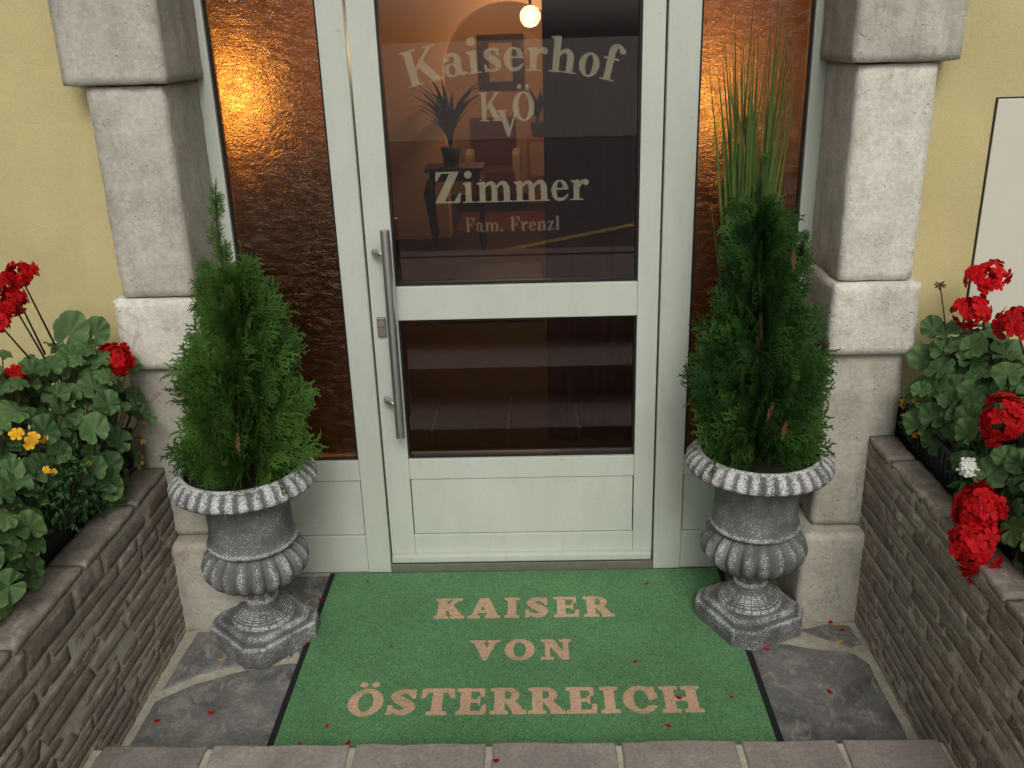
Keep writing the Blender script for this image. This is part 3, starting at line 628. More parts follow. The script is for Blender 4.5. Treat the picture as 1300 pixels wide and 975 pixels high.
# ================================================================== URNS
def urn(label, c, rot, rimtilt):
    r = thing('planter_urn', label, 'urn', (c[0], c[1], 0), 'classical urns flanking the door'); cx, cy = c
    # plinth: square with cut corners, two tiers
    def octa(h, ch): return [(h-ch, -h), (h, -h+ch), (h, h-ch), (h-ch, h), (-h+ch, h), (-h, h-ch), (-h, -h+ch), (-h+ch, -h)]
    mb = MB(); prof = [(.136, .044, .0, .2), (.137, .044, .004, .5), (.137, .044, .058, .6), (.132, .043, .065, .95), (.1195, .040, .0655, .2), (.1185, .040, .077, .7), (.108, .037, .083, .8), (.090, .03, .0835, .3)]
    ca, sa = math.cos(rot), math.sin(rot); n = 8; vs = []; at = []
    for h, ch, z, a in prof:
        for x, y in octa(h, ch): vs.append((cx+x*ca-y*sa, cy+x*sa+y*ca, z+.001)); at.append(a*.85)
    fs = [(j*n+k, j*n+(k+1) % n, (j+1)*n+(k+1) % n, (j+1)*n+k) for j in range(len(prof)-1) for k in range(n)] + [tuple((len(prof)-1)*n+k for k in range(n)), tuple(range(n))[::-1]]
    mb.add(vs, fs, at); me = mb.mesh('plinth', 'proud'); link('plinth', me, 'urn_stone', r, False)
    # fluted foot
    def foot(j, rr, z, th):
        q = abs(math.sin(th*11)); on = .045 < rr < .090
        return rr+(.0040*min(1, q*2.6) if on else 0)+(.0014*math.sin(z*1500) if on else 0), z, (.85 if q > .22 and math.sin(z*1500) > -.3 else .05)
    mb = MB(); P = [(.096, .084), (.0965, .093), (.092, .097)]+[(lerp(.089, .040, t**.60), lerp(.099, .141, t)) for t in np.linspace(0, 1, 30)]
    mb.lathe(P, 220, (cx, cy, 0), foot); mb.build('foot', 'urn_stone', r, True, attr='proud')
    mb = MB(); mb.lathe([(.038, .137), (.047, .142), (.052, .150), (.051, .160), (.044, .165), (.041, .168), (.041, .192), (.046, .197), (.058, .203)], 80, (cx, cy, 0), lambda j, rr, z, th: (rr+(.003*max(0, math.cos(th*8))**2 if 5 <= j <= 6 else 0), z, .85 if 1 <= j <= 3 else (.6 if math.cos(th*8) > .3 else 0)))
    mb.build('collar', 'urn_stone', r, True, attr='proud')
    prof = []                                             # gadrooned bowl
    for t in np.linspace(0, 1, 34):
        a = lerp(-1.30, 1.10, t); prof.append((.155*math.cos(a)**.74, .282+.080*math.sin(a)))
    N = 20
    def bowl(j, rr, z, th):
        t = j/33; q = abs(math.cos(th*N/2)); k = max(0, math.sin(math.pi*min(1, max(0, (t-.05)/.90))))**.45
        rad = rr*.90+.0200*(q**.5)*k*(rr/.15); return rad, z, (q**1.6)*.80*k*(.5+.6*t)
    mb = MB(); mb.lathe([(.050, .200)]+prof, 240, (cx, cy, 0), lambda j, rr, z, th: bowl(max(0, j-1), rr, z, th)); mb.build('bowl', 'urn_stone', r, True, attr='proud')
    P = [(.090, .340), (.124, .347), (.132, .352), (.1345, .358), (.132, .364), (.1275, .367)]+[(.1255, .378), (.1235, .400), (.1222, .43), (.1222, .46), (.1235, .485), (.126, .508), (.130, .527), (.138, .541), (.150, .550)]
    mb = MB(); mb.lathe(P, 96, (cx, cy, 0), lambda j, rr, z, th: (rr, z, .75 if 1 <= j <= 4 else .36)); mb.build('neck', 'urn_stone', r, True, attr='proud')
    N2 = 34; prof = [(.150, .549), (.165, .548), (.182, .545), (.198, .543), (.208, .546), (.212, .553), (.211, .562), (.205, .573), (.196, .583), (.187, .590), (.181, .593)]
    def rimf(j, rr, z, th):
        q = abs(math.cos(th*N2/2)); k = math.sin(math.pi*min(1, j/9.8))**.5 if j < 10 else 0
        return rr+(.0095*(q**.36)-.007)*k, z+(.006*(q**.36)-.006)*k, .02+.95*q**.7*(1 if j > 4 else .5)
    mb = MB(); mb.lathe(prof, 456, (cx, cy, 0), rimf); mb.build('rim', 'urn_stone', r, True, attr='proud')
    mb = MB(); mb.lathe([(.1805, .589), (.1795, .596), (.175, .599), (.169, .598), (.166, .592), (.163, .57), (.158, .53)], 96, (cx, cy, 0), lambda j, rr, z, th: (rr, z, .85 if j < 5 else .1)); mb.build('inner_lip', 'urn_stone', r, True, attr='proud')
    mb = MB(); rr_ = random.Random(3); vs = [(cx, cy, .572)]
    for j, q in enumerate((.03, .06, .09, .12, .145, .161)):
        for k in range(28): th = 2*math.pi*k/28; vs.append((cx+q*math.cos(th), cy+q*math.sin(th), .570-.012*(q/.16)**2+rr_.uniform(-.005, .005)))
    fs = [(0, 1+k, 1+(k+1) % 28) for k in range(28)]+[(1+j*28+k, 1+(j+1)*28+k, 1+(j+1)*28+(k+1) % 28, 1+j*28+(k+1) % 28) for j in range(5) for k in range(28)]
    mb.add(vs, fs); mb.build('soil', 'soil', r, True)
    return r
UL, UR = (-.868, -.365), (.647, -.315)
urn('grey dry-brushed stone urn left of the mat, against the dark flank wall', UL, R_(48), 0)
urn('grey dry-brushed stone urn standing on the right edge of the mat', UR, R_(26), 0)

# ================================================================== THUJAS
def spray_proto(rnd):
    """flat fan of scale-leaved twigs, length 1 along +y, in the xy plane with slight curl"""
    vs = []; fs = []; tt = []
    def seg(p, d, L, w, t0):
        n = Vector((-d.y, d.x, 0)); z = rnd.uniform(-.02, .02); b = len(vs)
        q1 = p+d*L*.55; q2 = p+d*L
        for (pp, ww) in ((p, w*.7), (q1, w), (q2, w*.45)):
            c = pp.y*pp.y*-.10 - abs(pp.x)*.18
            vs.append((pp.x+n.x*ww, pp.y+n.y*ww, c+z)); vs.append((pp.x-n.x*ww, pp.y-n.y*ww, c+z+.006))
        fs.append((b, b+1, b+3, b+2)); fs.append((b+2, b+3, b+5, b+4)); tt.extend([t0, t0, t0+.15, t0+.15, t0+.35, t0+.35])
        return q2
    def branch(p, ang, L, depth, t0):
        k = int(5*L)+3 if depth == 0 else (int(7*L)+2); cur = p
        for i in range(k):
            a = ang+rnd.uniform(-.08, .08); d = Vector((math.sin(a), math.cos(a), 0)); st = L/k
            nx = seg(cur, d, st*1.05, .023 if depth < 2 else .019, t0+.3*i/k)
            if depth < 2 and i < k:
                for sgn in ((1, -1) if depth == 0 else ((1,) if i % 2 else (-1,))):
                    l2 = (L*.55*(1-.75*i/k)+.07)*rnd.uniform(.75, 1.15) if depth == 0 else L*.42*(1-.5*i/k)*rnd.uniform(.7, 1.2)
                    branch(nx if rnd.random() < .5 else (cur+nx)/2, ang+sgn*rnd.uniform(.55, .85), l2, depth+1, t0+.3*i/k)
            cur = nx
    branch(Vector((0, 0, 0)), 0, 1, 0, 0)
    return np.array(vs), np.array(fs), np.array(tt)
def big_mesh(name, V, F, A, mat, parent):
    me = bpy.data.meshes.new(name); me.vertices.add(len(V)); me.vertices.foreach_set('co', V.astype(np.float32).ravel())
    me.loops.add(F.size); me.loops.foreach_set('vertex_index', F.astype(np.int32).ravel()); me.polygons.add(len(F))
    me.polygons.foreach_set('loop_start', np.arange(0, F.size, F.shape[1], dtype=np.int32))
    me.attributes.new('tint', 'FLOAT', 'POINT').data.foreach_set('value', A.astype(np.float32)); me.update(calc_edges=True); me.validate()
    return link(name, me, mat, parent)
def frame_from(d, up):
    d = d.normalized(); x = d.cross(up)
    if x.length < 1e-4: x = d.orthogonal()
    x.normalize(); return np.array([x, d, x.cross(d)]).T      # columns x,y(length),z
SPR = [spray_proto(random.Random(100+i)) for i in range(6)]
def thuja(label, c, prof, axis, seed, count, leaders, dry):
    rnd = random.Random(seed); z0, z1 = prof[0][0], prof[-1][0]
    r = thing('thuja_shrub', label, 'thuja', (c[0], c[1], .54))
    mb = MB(); mb.tube([(c[0], c[1], .53), (c[0]+axis(.85)[0]*.5, c[1], .85), (c[0]+axis(1.2)[0], c[1]+axis(1.2)[1], z1-.15)], [.013, .009, .004], 8); mb.build('trunk', 'stem_brown', r, True)
    VV, FF, AA, off = [], [], [], 0
    def put(p, d, up, size, tint):
        nonlocal off
        V, F, T = SPR[rnd.randrange(6)]; M = frame_from(d, up)
        VV.append((V*size)@M.T+np.array(p)); FF.append(F+off); AA.append(np.clip(tint+T*.55, 0, 1)); off += len(V)
    for i in range(count):
        z = z0+(z1-z0)*rnd.random()**1.15; rad = interp(z, prof); th = rnd.uniform(0, 2*math.pi)
        # lumpy outline
        lump = 1+.42*mnoise.noise(Vector((math.cos(th)*1.6, math.sin(th)*1.6, z*7+seed)))+.26*mnoise.noise(Vector((math.cos(th)*4, math.sin(th)*4, z*16+seed)))
        q = rnd.uniform(.12, 1.)**.5; ax, ay = axis(z); rr = rad*q*lump
        p = (c[0]+ax+rr*math.cos(th), c[1]+ay+rr*math.sin(th), z-.03)
        o = Vector((math.cos(th), math.sin(th), 0)); upw = rnd.uniform(.5, 1.7) if z > z0+.1 else rnd.uniform(.15, 1.1)
        d = o*rnd.uniform(.5, 1.)+Vector((rnd.uniform(-.35, .35), rnd.uniform(-.35, .35), upw))
        side = Vector((-o.y, o.x, 0))*rnd.choice((-1, 1))+o*rnd.uniform(-.7, .7)+Vector((0, 0, rnd.uniform(-.3, .3)))
        put(p, d, side, rnd.uniform(.055, .12)*(1.05 if z < .95 else .85), rnd.uniform(-.2, .58)+max(0, .25-(z-z0)*1.2)+.10*(q-.5)+.30*mnoise.noise(Vector((p[0]*9, p[1]*9, z*9))))
    for (x, y, za, zb, n) in leaders:
        mb = MB(); mb.tube([(x, y, za-.1), (x, y, (za+zb)/2), (x+.01, y, zb)], [.004, .003, .0015], 5); mb.build('leader', 'stem_brown', r)
        for i in range(n):
            t = rnd.random(); th = rnd.uniform(0, 6.28); o = Vector((math.cos(th), math.sin(th), 0)); z = lerp(za, zb, t)
            put((x+.01*t, y, z), o*rnd.uniform(.3, .7)+Vector((0, 0, 1.2)), Vector((-o.y, o.x, 0)), lerp(.062, .026, t)*rnd.uniform(.8, 1.2), rnd.uniform(.1, .6))
    big_mesh('crown', np.vstack(VV), np.vstack(FF), np.concatenate(AA), 'thuja_leaf', r)
    for (dx, dy, dz) in dry:
        V, F, T = SPR[1]; M = frame_from(Vector((rnd.uniform(-.3, .3), -.25, -1)), Vector((0, -1, .1))); big_mesh('dry_spray', (V*np.array((.014, .046, .04)))@M.T+np.array((dx, dy, dz)), F, np.clip(T, 0, 1), 'thuja_dry', r)
    return r
thuja('shorter dark green conifer with one thin leader, in the left urn', UL, [(.60, .064), (.65, .096), (.74, .108), (.85, .096), (.96, .076), (1.05, .054), (1.11, .030), (1.15, .010)], lambda z: ((z-.55)*.10, 0), 4, 760,
      [(-.845, -.36, 1.14, 1.385, 20), (-.90, -.37, 1.05, 1.19, 22), (-.765, -.36, 1.05, 1.18, 22)], [(-.808, -.535, .775), (-.79, -.50, .60)])
thuja('taller green conifer tapering to a loose tip, in the right urn', UR, [(.60, .066), (.65, .096), (.75, .108), (.88, .098), (.98, .076), (1.06, .052), (1.14, .032), (1.22, .016), (1.28, .006)], lambda z: (-(z-.55)*.06, 0), 9, 820,
      [(.60, -.30, 1.22, 1.42, 13), (.715, -.31, 1.08, 1.21, 26), (.53, -.31, 1.08, 1.20, 20)], [(.628, -.495, .82), (.665, -.50, .765), (.66, -.45, 1.22)])
# ornamental grass between the right thuja and the pane
def grass():
    r = thing('grass_tuft', 'tall thin grass blades rising behind the right conifer before the amber pane', 'grass', (.60, -.215, .55)); rnd = random.Random(8)
    for i in range(120):
        a = max(-.10, min(.075, rnd.gauss(-.02, .055))); H = rnd.uniform(.62, 1.14)*(1.14-abs(a)*1.2)
        if i < 3: a, H = (.02, -.02, .04)[i], (1.26, 1.16, 1.12)[i]
        b = Vector((.605+rnd.uniform(-.045, .045), -.205+rnd.uniform(-.02, .02), .56)); mb = MB(); vs = []; fs = []; n = 9; wd = rnd.uniform(.0035, .0075); ph = rnd.uniform(-.4, .4); tw = rnd.uniform(-.5, .5)
        for k in range(n):
            t = k/(n-1); p = b+Vector((a*H*(t**1.6)*1.1, rnd.uniform(0, .0)+ph*.04*t*t, H*(t-.10*abs(a)*t*t))); w_ = wd*(1-t**2.2)+.0004
            an = tw*t+rnd.uniform(-.02, .02); vs += [p+Vector((math.cos(an)*w_, math.sin(an)*w_, 0)), p+Vector((0, .0012, 0)), p-Vector((math.cos(an)*w_, math.sin(an)*w_, 0))]
        fs = [q for k in range(n-1) for q in ((k*3, k*3+1, k*3+4, k*3+3), (k*3+1, k*3+2, k*3+5, k*3+4))]
        mb.add(vs, fs, [min(1, rnd.uniform(0, .5)+.4*(k/3)/n) for k in range(len(vs))]); mb.build('blade', 'grass_blade', r)
grass()

# ================================================================== PLANTER TROUGHS AND FLOWERS
def trough(label, x0, x1, y0, y1, z0, z1):
    r = thing('planter_trough', label, 'planter', ((x0+x1)/2, (y0+y1)/2, z0)); t = .008
    mb = MB(); mb.box(x0, x1, y0, y0+t, z0, z1).box(x0, x1, y1-t, y1, z0, z1).box(x0, x0+t, y0+t, y1-t, z0, z1).box(x1-t, x1, y0+t, y1-t, z0, z1).box(x0+t, x1-t, y0+t, y1-t, z0, z0+t)
    mb.build('box', 'black_plastic', r)
    q = MB(); e = .008
    q.box(x0-e, x1+e, y0-e, y0+.002, z1-.006, z1+.008).box(x0-e, x1+e, y1-.002, y1+e, z1-.006, z1+.008).box(x0-e, x0+.002, y0+.0025, y1-.0025, z1-.006, z1+.008).box(x1-.002, x1+e, y0+.0025, y1-.0025, z1-.006, z1+.008); q.build('rim', 'black_plastic', r)
    xs = x0 if abs(x0) < abs(x1) else x1; n = int((y1-y0)/.03); q = MB()
    for i in range(n): yy = y0+.015+i*.03; q.box(min(xs-.003, xs+.003), max(xs-.003, xs+.003), yy, yy+.006, z0+.004, z1-.008)
    o = q.build('ribs', 'black_plastic', r); o['kind'] = 'stuff'
    MB().box(x0+t, x1-t, y0+t, y1-t, z0+t+.002, z1-.03).build('soil', 'soil', r); return r
trough('black plastic flower trough behind the left stone wall', -1.46, -1.248, -1.30, -.235, .462, .655)
trough('black ribbed plastic flower trough behind the right stone wall', 1.072, 1.29, -1.35, -.222, .502, .700)

def geranium_leaf(seed):
    """round, scalloped, shallow-cupped blade of radius 1 with a notch at the stalk (-y)"""
    rnd = random.Random(seed); n = 40; lob = 7+seed % 3; vs = [(0, -.25, -.10)]; fs = []; tt = [.35]; ph = rnd.uniform(0, 6); ph2 = rnd.uniform(0, 6); cupk = rnd.uniform(-.12, .38); wv = rnd.uniform(.08, .2); wn = rnd.choice((2, 3, 4))
    rings = (.30, .62, .86, 1.0)
    for j, q in enumerate(rings):
        for k in range(n):
            th = -math.pi/2+.16+(2*math.pi-.32)*k/(n-1); u = k/(n-1)
            rr = 1+.15*abs(math.sin(u*math.pi*lob))**.6*q*q-.10*q+.06*math.sin(th*2+ph)+.035*abs(math.sin(u*math.pi*lob*3))*q**4
            x, y = math.cos(th)*rr*q, math.sin(th)*rr*q*.93
            z = -.10+cupk*q**1.4+wv*q*math.sin(th*wn+ph2)+.085*math.cos(u*math.pi*lob*2)*q*q-.10*max(0, q-.8)*3
            vs.append((x, y+(-.25)*(1-q), z)); zone = 1-abs(q-.55)*2; tt.append(max(0, min(1, .35+.35*(q)-.30*max(0, zone)+.2*math.cos(u*math.pi*lob*2)*q)))
    fs = [(0, 1+k, 2+k) for k in range(n-1)]+[(1+j*n+k, 1+(j+1)*n+k, 2+(j+1)*n+k, 2+j*n+k) for j in range(3) for k in range(n-1)]
    mb = MB(); mb.add(vs, fs, tt); me = mb.mesh('leaf'); me.materials.append(MATS['geranium_leaf']); me.polygons.foreach_set('use_smooth', [True]*len(me.polygons)); return me
GL = [geranium_leaf(i) for i in range(14)]
def floret(rnd, petals=5, broad=.62):
    vs, fs, tt = [], [], []
    for k in range(petals):
        a = 2*math.pi*k/petals+rnd.uniform(-.15, .15); ca, sa = math.cos(a), math.sin(a); L = rnd.uniform(.85, 1.1); W = broad*rnd.uniform(.85, 1.1); cup = rnd.uniform(-.1, .28)
        b = len(vs); sh = rnd.uniform(.1, .8)
        for (x, y, z, s) in ((0, 0, 0, -.3), (.45*L, W*.38, .10, 0), (.45*L, -W*.38, .10, 0), (.85*L, W*.5, cup*.6, .2), (.88*L, 0, cup*.5, .1), (.85*L, -W*.5, cup*.6, .2), (1.04*L, W*.25, cup*.5, .3), (1.04*L, -W*.25, cup*.5, .3)):
            vs.append((x*ca-y*sa, x*sa+y*ca, z)); tt.append(max(0, min(1, sh+s)))
        fs += [(b, b+2, b+4, b+1), (b+1, b+4, b+3), (b+2, b+5, b+4), (b+4, b+7, b+6), (b+3, b+4, b+6), (b+4, b+5, b+7)]
    return vs, fs, tt
def flower_head(seed, n, R, fl=.0185, flat=.8):
    rnd = random.Random(seed); mb = MB()
    for i in range(int(n*1.05)):
        zz = rnd.uniform(-.45, 1); th = i*2.39996+rnd.uniform(-.3, .3); rr = math.sqrt(max(0, 1-zz*zz)); nrm = Vector((rr*math.cos(th), rr*math.sin(th), zz*1.0)).normalized()
        p = Vector((nrm.x*R, nrm.y*R, nrm.z*R*flat))*rnd.uniform(.72, 1.16)*(1+.30*mnoise.noise(nrm*1.7+Vector((seed, 0, 0)))); M = nrm.to_track_quat('Z', 'Y').to_matrix()@Matrix.Rotation(rnd.uniform(0, 6.28), 3, 'Z')@Matrix.Rotation(rnd.uniform(-.4, .4), 3, 'X'); s = fl*rnd.uniform(.85, 1.2)
        v, f, t_ = floret(rnd, 5, .86); mb.add([p+M@Vector(q)*s for q in v], f, t_)
    return mb
def geranium(label, c, rad, nleaf, heads, seed, lsize=(.027, .045), face=(0, -1, .8), buds=(), extra=()):
    rnd = random.Random(seed); r = thing('geranium_plant', label, 'geranium', (c[0], c[1], c[2]-rad[2]*.3)); base = Vector((c[0], c[1], c[2]-rad[2]*.9)); fc = Vector(face).normalized()
    st = MB(); placed = []; tries = 0
    for e in extra: placed.append((Vector(e[0]), Vector(e[1]).normalized(), e[2]))
    while len(placed) < nleaf and tries < 6000:
        tries += 1; d = Vector((rnd.gauss(0, 1), rnd.gauss(0, 1), rnd.gauss(0, 1))).normalized()
        if d.dot(fc) < -.35 or d.z < -.92: continue
        k = rnd.uniform(.55, 1.05); p = Vector((c[0]+d.x*rad[0]*k, c[1]+d.y*rad[1]*k, c[2]+d.z*rad[2]*k))
        if p.y > -.235 or (abs(p.x) < 1.24 and p.y > -.33): continue
        if p.z < .66 and abs(p.x) < 1.06: continue
        s = rnd.uniform(*lsize)
        if any((p-q).length < (s+z)*.43 for q, _, z in placed): continue
        placed.append((p, (d*.8+fc*.45+Vector((rnd.uniform(-.35, .35), rnd.uniform(-.35, .35), rnd.uniform(.1, .7)))).normalized(), s))
    for p, nrm, s in placed:
        me = GL[rnd.randrange(14)]; o = bpy.data.objects.new('leaf', me); COL.objects.link(o); o.parent = r
        out = (p-base); yv = (out-nrm*out.dot(nrm)); yv = yv.normalized() if yv.length > 1e-4 else nrm.orthogonal().normalized(); xv = yv.cross(nrm)
        M = Matrix((xv, yv, nrm)).transposed()@Matrix.Rotation(rnd.uniform(-.7, .7), 3, 'Z'); M4 = (M@Matrix.Diagonal((s*rnd.uniform(.82, 1.12), s*rnd.uniform(.85, 1.1), s))).to_4x4(); M4.translation = p-Vector(r.location); o.matrix_local = M4
        a = p-nrm*s*.1-M@Vector((0, .25, 0))*s; mid = base.lerp(a, .55)+Vector((0, 0, -.02)); st.tube([base, mid, a], [.0028, .0022, .0016], 5)
    for i, (hp, hr, n, root) in enumerate(heads):
        hp = Vector(hp); rt = Vector(root) if root else base; d = (hp-rt); mid = rt.lerp(hp, .6)+Vector((0, 0, .0)); st.tube([rt, mid, hp-d.normalized()*hr*.2], [.0030, .0024, .0022], 6)
        o = flower_head(seed*31+i, n, hr).build('flower_head', 'red_petal', r, loc=hp-Vector(r.location)); o.parent = r
        q = (d.normalized()*.6+fc*.5).normalized(); o.rotation_euler = q.to_track_quat('Z', 'Y').to_euler()
    for i, (bp, br) in enumerate(buds):
        bp = Vector(bp); st.tube([base, base.lerp(bp, .6)+Vector((0, 0, .01)), bp], [.0026, .0022, .0018], 5); mb = MB(); rb = random.Random(seed+i)
        for k in range(12):
            d = Vector((rb.gauss(0, 1), rb.gauss(0, 1), rb.gauss(.2, 1))).normalized(); mb.tube([bp, bp+d*br*.6, bp+d*br], [.001, .0032, .0012], 5, rb.random())
        mb.build('bud_cluster', 'bud_green', r)
    st.build('stems', 'stem_brown', r, True); return r
geranium('red geranium with one big flower head beside the left pillar', (-1.275, -.47, .775), (.155, .20, .25), 120,
         [((-1.165, -.405, .945), .046, 34, (-1.25, -.42, .74))], 21, face=(.75, -.55, .7),
         extra=[((-1.165, -.345, .905), (.6, -.6, .5), .040), ((-1.27, -.40, 1.03), (.5, -.8, .5), .052), ((-1.22, -.36, 1.015), (.6, -.7, .3), .040)])
geranium('leggy red geranium with long-stalked flower heads against the yellow wall', (-1.36, -.72, .83), (.17, .22, .23), 130,
         [((-1.30, -.54, 1.222), .030, 20, (-1.27, -.50, 1.02)), ((-1.335, -.53, 1.20), .024, 14, (-1.29, -.52, 1.0)), ((-1.30, -.60, 1.165), .030, 20, (-1.27, -.55, .98)), ((-1.31, -.655, 1.125), .022, 12, (-1.28, -.58, .98)), ((-1.30, -.66, .99), .024, 14, (-1.30, -.60, .90))], 22, face=(.75, -.55, .7))
geranium('low pale-leaved geranium without flowers at the left edge of the trough', (-1.30, -.98, .70), (.14, .24, .17), 110, [], 23, face=(.7, -.6, .9), lsize=(.028, .044))
geranium('dark-leaved geranium with two upright red heads beside the right pillar', (1.17, -.43, .80), (.14, .18, .19), 100,
         [((1.16, -.40, 1.022), .046, 36, (1.18, -.40, .88)), ((1.20, -.37, 1.105), .046, 34, (1.20, -.40, .95))], 24, face=(-.75, -.6, .7), buds=[((1.10, -.325, 1.08), .017)],
         extra=[((1.09, -.335, .965), (-.4, -.8, .5), .034), ((1.08, -.335, .875), (-.5, -.8, .5), .042)])
geranium('red geranium in the trough near the right picture edge', (1.20, -.70, .79), (.17, .21, .22), 120,
         [((1.175, -.60, 1.05), .043, 32, (1.22, -.64, .90)), ((1.055, -.835, .902), .050, 38, (1.20, -.74, .80))], 25, face=(-.75, -.6, .7), buds=[((1.17, -.47, .965), .010)])
geranium('geranium with two huge red heads hanging over the right stone wall', (1.21, -1.03, .71), (.17, .24, .20), 110,
         [((1.005, -.900, .702), .056, 56, (1.12, -.95, .70)), ((.985, -.945, .634), .056, 56, (1.12, -.97, .68))], 26, face=(-.75, -.6, .7))

def small_plant(label, c, rad, nleaf, flowers, mat, seed, fl, name, petals=5, leafs=.012, cat='flower plant'):
    rnd = random.Random(seed); r = thing(name, label, cat, (c[0], c[1], c[2]-rad[2])); base = Vector((c[0], c[1], c[2]-rad[2])); st = MB(); lf = MB()
    for i in range(nleaf):
        d = Vector((rnd.gauss(0, 1), rnd.gauss(0, 1), rnd.gauss(.15, 1))).normalized(); k = rnd.uniform(.25, 1)**.5; p = Vector((c[0]+d.x*rad[0]*k, c[1]+d.y*rad[1]*k, c[2]+d.z*rad[2]*k))
        if p.y > -.24: continue
        if i % 3 == 0: st.tube([base.lerp(p, .3), p], [.0014, .0008], 4)
        n = Vector((rnd.uniform(-1, 1), rnd.uniform(-1, .2), rnd.uniform(.1, 1))).normalized(); x = n.orthogonal().normalized(); x.rotate(Matrix.Rotation(rnd.uniform(0, 6.28), 3, n)); y = n.cross(x); L = leafs*rnd.uniform(1.4, 2.6); W = leafs*rnd.uniform(.35, .6)
        lf.add([p, p+x*L*.4+y*W, p+x*L-n*L*.25, p+x*L*.4-y*W, p+x*L*.45+n*W*.3], [(0, 4, 1), (1, 4, 2), (0, 3, 4), (3, 2, 4)], rnd.uniform(0, .9))
    lf.build('foliage', 'small_leaf', r)
    for i, (p, s) in enumerate(flowers):
        p = Vector(p); st.tube([base, base.lerp(p, .5)+Vector((0, 0, .01)), p], [.0014, .0011, .0009], 4); v, f, t_ = floret(rnd, petals, .75); n = Vector((-math.copysign(.45, c[0])+rnd.uniform(-.3, .3), -1+rnd.uniform(-.2, .2), .8+rnd.uniform(-.3, .4))).normalized(); M = n.to_track_quat('Z', 'Y').to_matrix()@Matrix.Rotation(rnd.uniform(0, 6), 3, 'Z')
        mb = MB(); mb.add([p+M@Vector(q)*s for q in v], f, t_); cs = [(math.cos(a)*.16, math.sin(a)*.16, .12) for a in np.linspace(0, 2*math.pi, 7)[:-1]]; mb.add([p+M@Vector(q)*s for q in cs], [tuple(range(6))], .1); mb.build('flower', mat, r)
    st.build('stems', 'stem_green', r); return r
small_plant('bushy plant with orange-yellow flowers in the left trough', (-1.225, -.72, .71), (.075, .14, .12), 420,
            [((-1.205, -.80, .885), .017), ((-1.20, -.768, .872), .013), ((-1.205, -.755, .858), .012), ((-1.20, -.83, .880), .014), ((-1.20, -.868, .925), .016), ((-1.19, -.80, .80), .009), ((-1.19, -.77, .78), .008), ((-1.18, -.62, .73), .007)], 'yellow_petal', 31, .02, 'yellow_flower_plant', 6)
small_plant('sprawling tiny yellow flowers by the left pillar foot', (-1.235, -.36, .655), (.06, .10, .07), 160, [((-1.175, -.30, .72), .008), ((-1.17, -.285, .70), .007), ((-1.172, -.315, .655), .008), ((-1.165, -.36, .625), .008), ((-1.16, -.372, .612), .007), ((-1.20, -.45, .86), .006)], 'yellow_petal', 32, .01, 'yellow_flower_plant', 5, .007)
rnd = random.Random(5)
small_plant('trailing tiny yellow flowers at the far corner of the right trough', (1.07, -.37, .70), (.045, .085, .075), 300, [((1.045+rnd.uniform(-.012, .012), -.375+rnd.uniform(-.05, .05), .735+rnd.uniform(-.06, .04)), rnd.uniform(.006, .009)) for _ in range(16)], 'yellow_petal', 33, .01, 'yellow_flower_plant', 5, .006)
small_plant('small white star-shaped flower cluster trailing over the right trough', (1.085, -.72, .70), (.06, .11, .07), 230, [((1.025+rnd.uniform(-.010, .010), -.782+rnd.uniform(-.014, .014), .752+rnd.uniform(-.014, .014)), .013) for _ in range(11)]+[((1.03, -.755, .745), .006), ((1.03, -.748, .755), .006)], 'white_petal', 34, .01, 'white_flower_plant', 5, .013)
small_plant('green leafy filler plant in the left trough without flowers', (-1.235, -.56, .62), (.07, .14, .10), 420, [], 'white_petal', 35, .01, 'leafy_plant', 5, .013)
small_plant('green leafy filler plant in the right trough below the red heads', (1.17, -.86, .68), (.09, .24, .10), 520, [], 'white_petal', 36, .01, 'leafy_plant', 5, .014)

# fallen petals
def petal(x, y, z, seed, label, group, mat='red_petal', s=.010):
    rnd = random.Random(seed); mb = MB(); vs = [(0, 0, 0)]+[(math.cos(a)*s*(1+.3*math.sin(a*2+seed)), math.sin(a)*s*.75, .002+.0022*math.cos(a*2)) for a in np.linspace(0, 2*math.pi, 9)[:-1]]
    mb.add(vs, [(0, 1+k, 1+(k+1) % 8) for k in range(8)], rnd.random()*.6); o = mb.build('fallen_petal', mat, loc=(x, y, z)); o.rotation_euler = (0, 0, rnd.uniform(0, 6)); tag(o, label, 'petal', group)
FP = [(-.597, -.080, 'red petal near the back left corner of the green mat'), (-.735, -.19, 'red petal on the left border of the mat beside the urn plinth'), (-.73, -.42, 'red petal on the left border of the mat in front of the urn'),
      (-.463, -.445, 'dark red petal on the mat left of the word VON'), (.352, -.118, 'red petal on the mat behind the end of the word KAISER'), (-.59, -.79, 'dark curled petal on the mat below the first letter of the last word'),
      (-.648, -.855, 'red petal in the front left corner of the mat'), (-.52, -.855, 'purple petal at the front edge of the mat'), (.375, -.69, 'tiny dark petal lying on the last letter H'),
      (.52, -.69, 'dark red petal near the right edge of the mat'), (.33, -.80, 'dark petal on the mat below the letter C'), (.27, -.53, 'tiny dark petal on the mat right of the word VON')]
for i, (x, y, lb) in enumerate(FP): petal(x, y, .0125, i, lb, 'petals fallen on the mat', s=.0085 if i % 3 else .0065)
FP = [(.80, -.66, 'red petal alone on the big right floor slab'), (.90, -.338, 'red petal against the foot of the right pillar'), (.925, -.375, 'red petal on the small three-cornered floor slab'), (-1.045, -.345, 'red petal at the foot of the left pillar'),
      (-1.07, -.75, 'red petal on the left floor near the stone wall'), (-.93, -.72, 'dark petal in the middle of the left floor slab'), (.672, -.467, 'red petal just in front of the right urn plinth')]
for i, (x, y, lb) in enumerate(FP): petal(x, y, .003, 40+i, lb, 'petals fallen on the floor', s=.009)
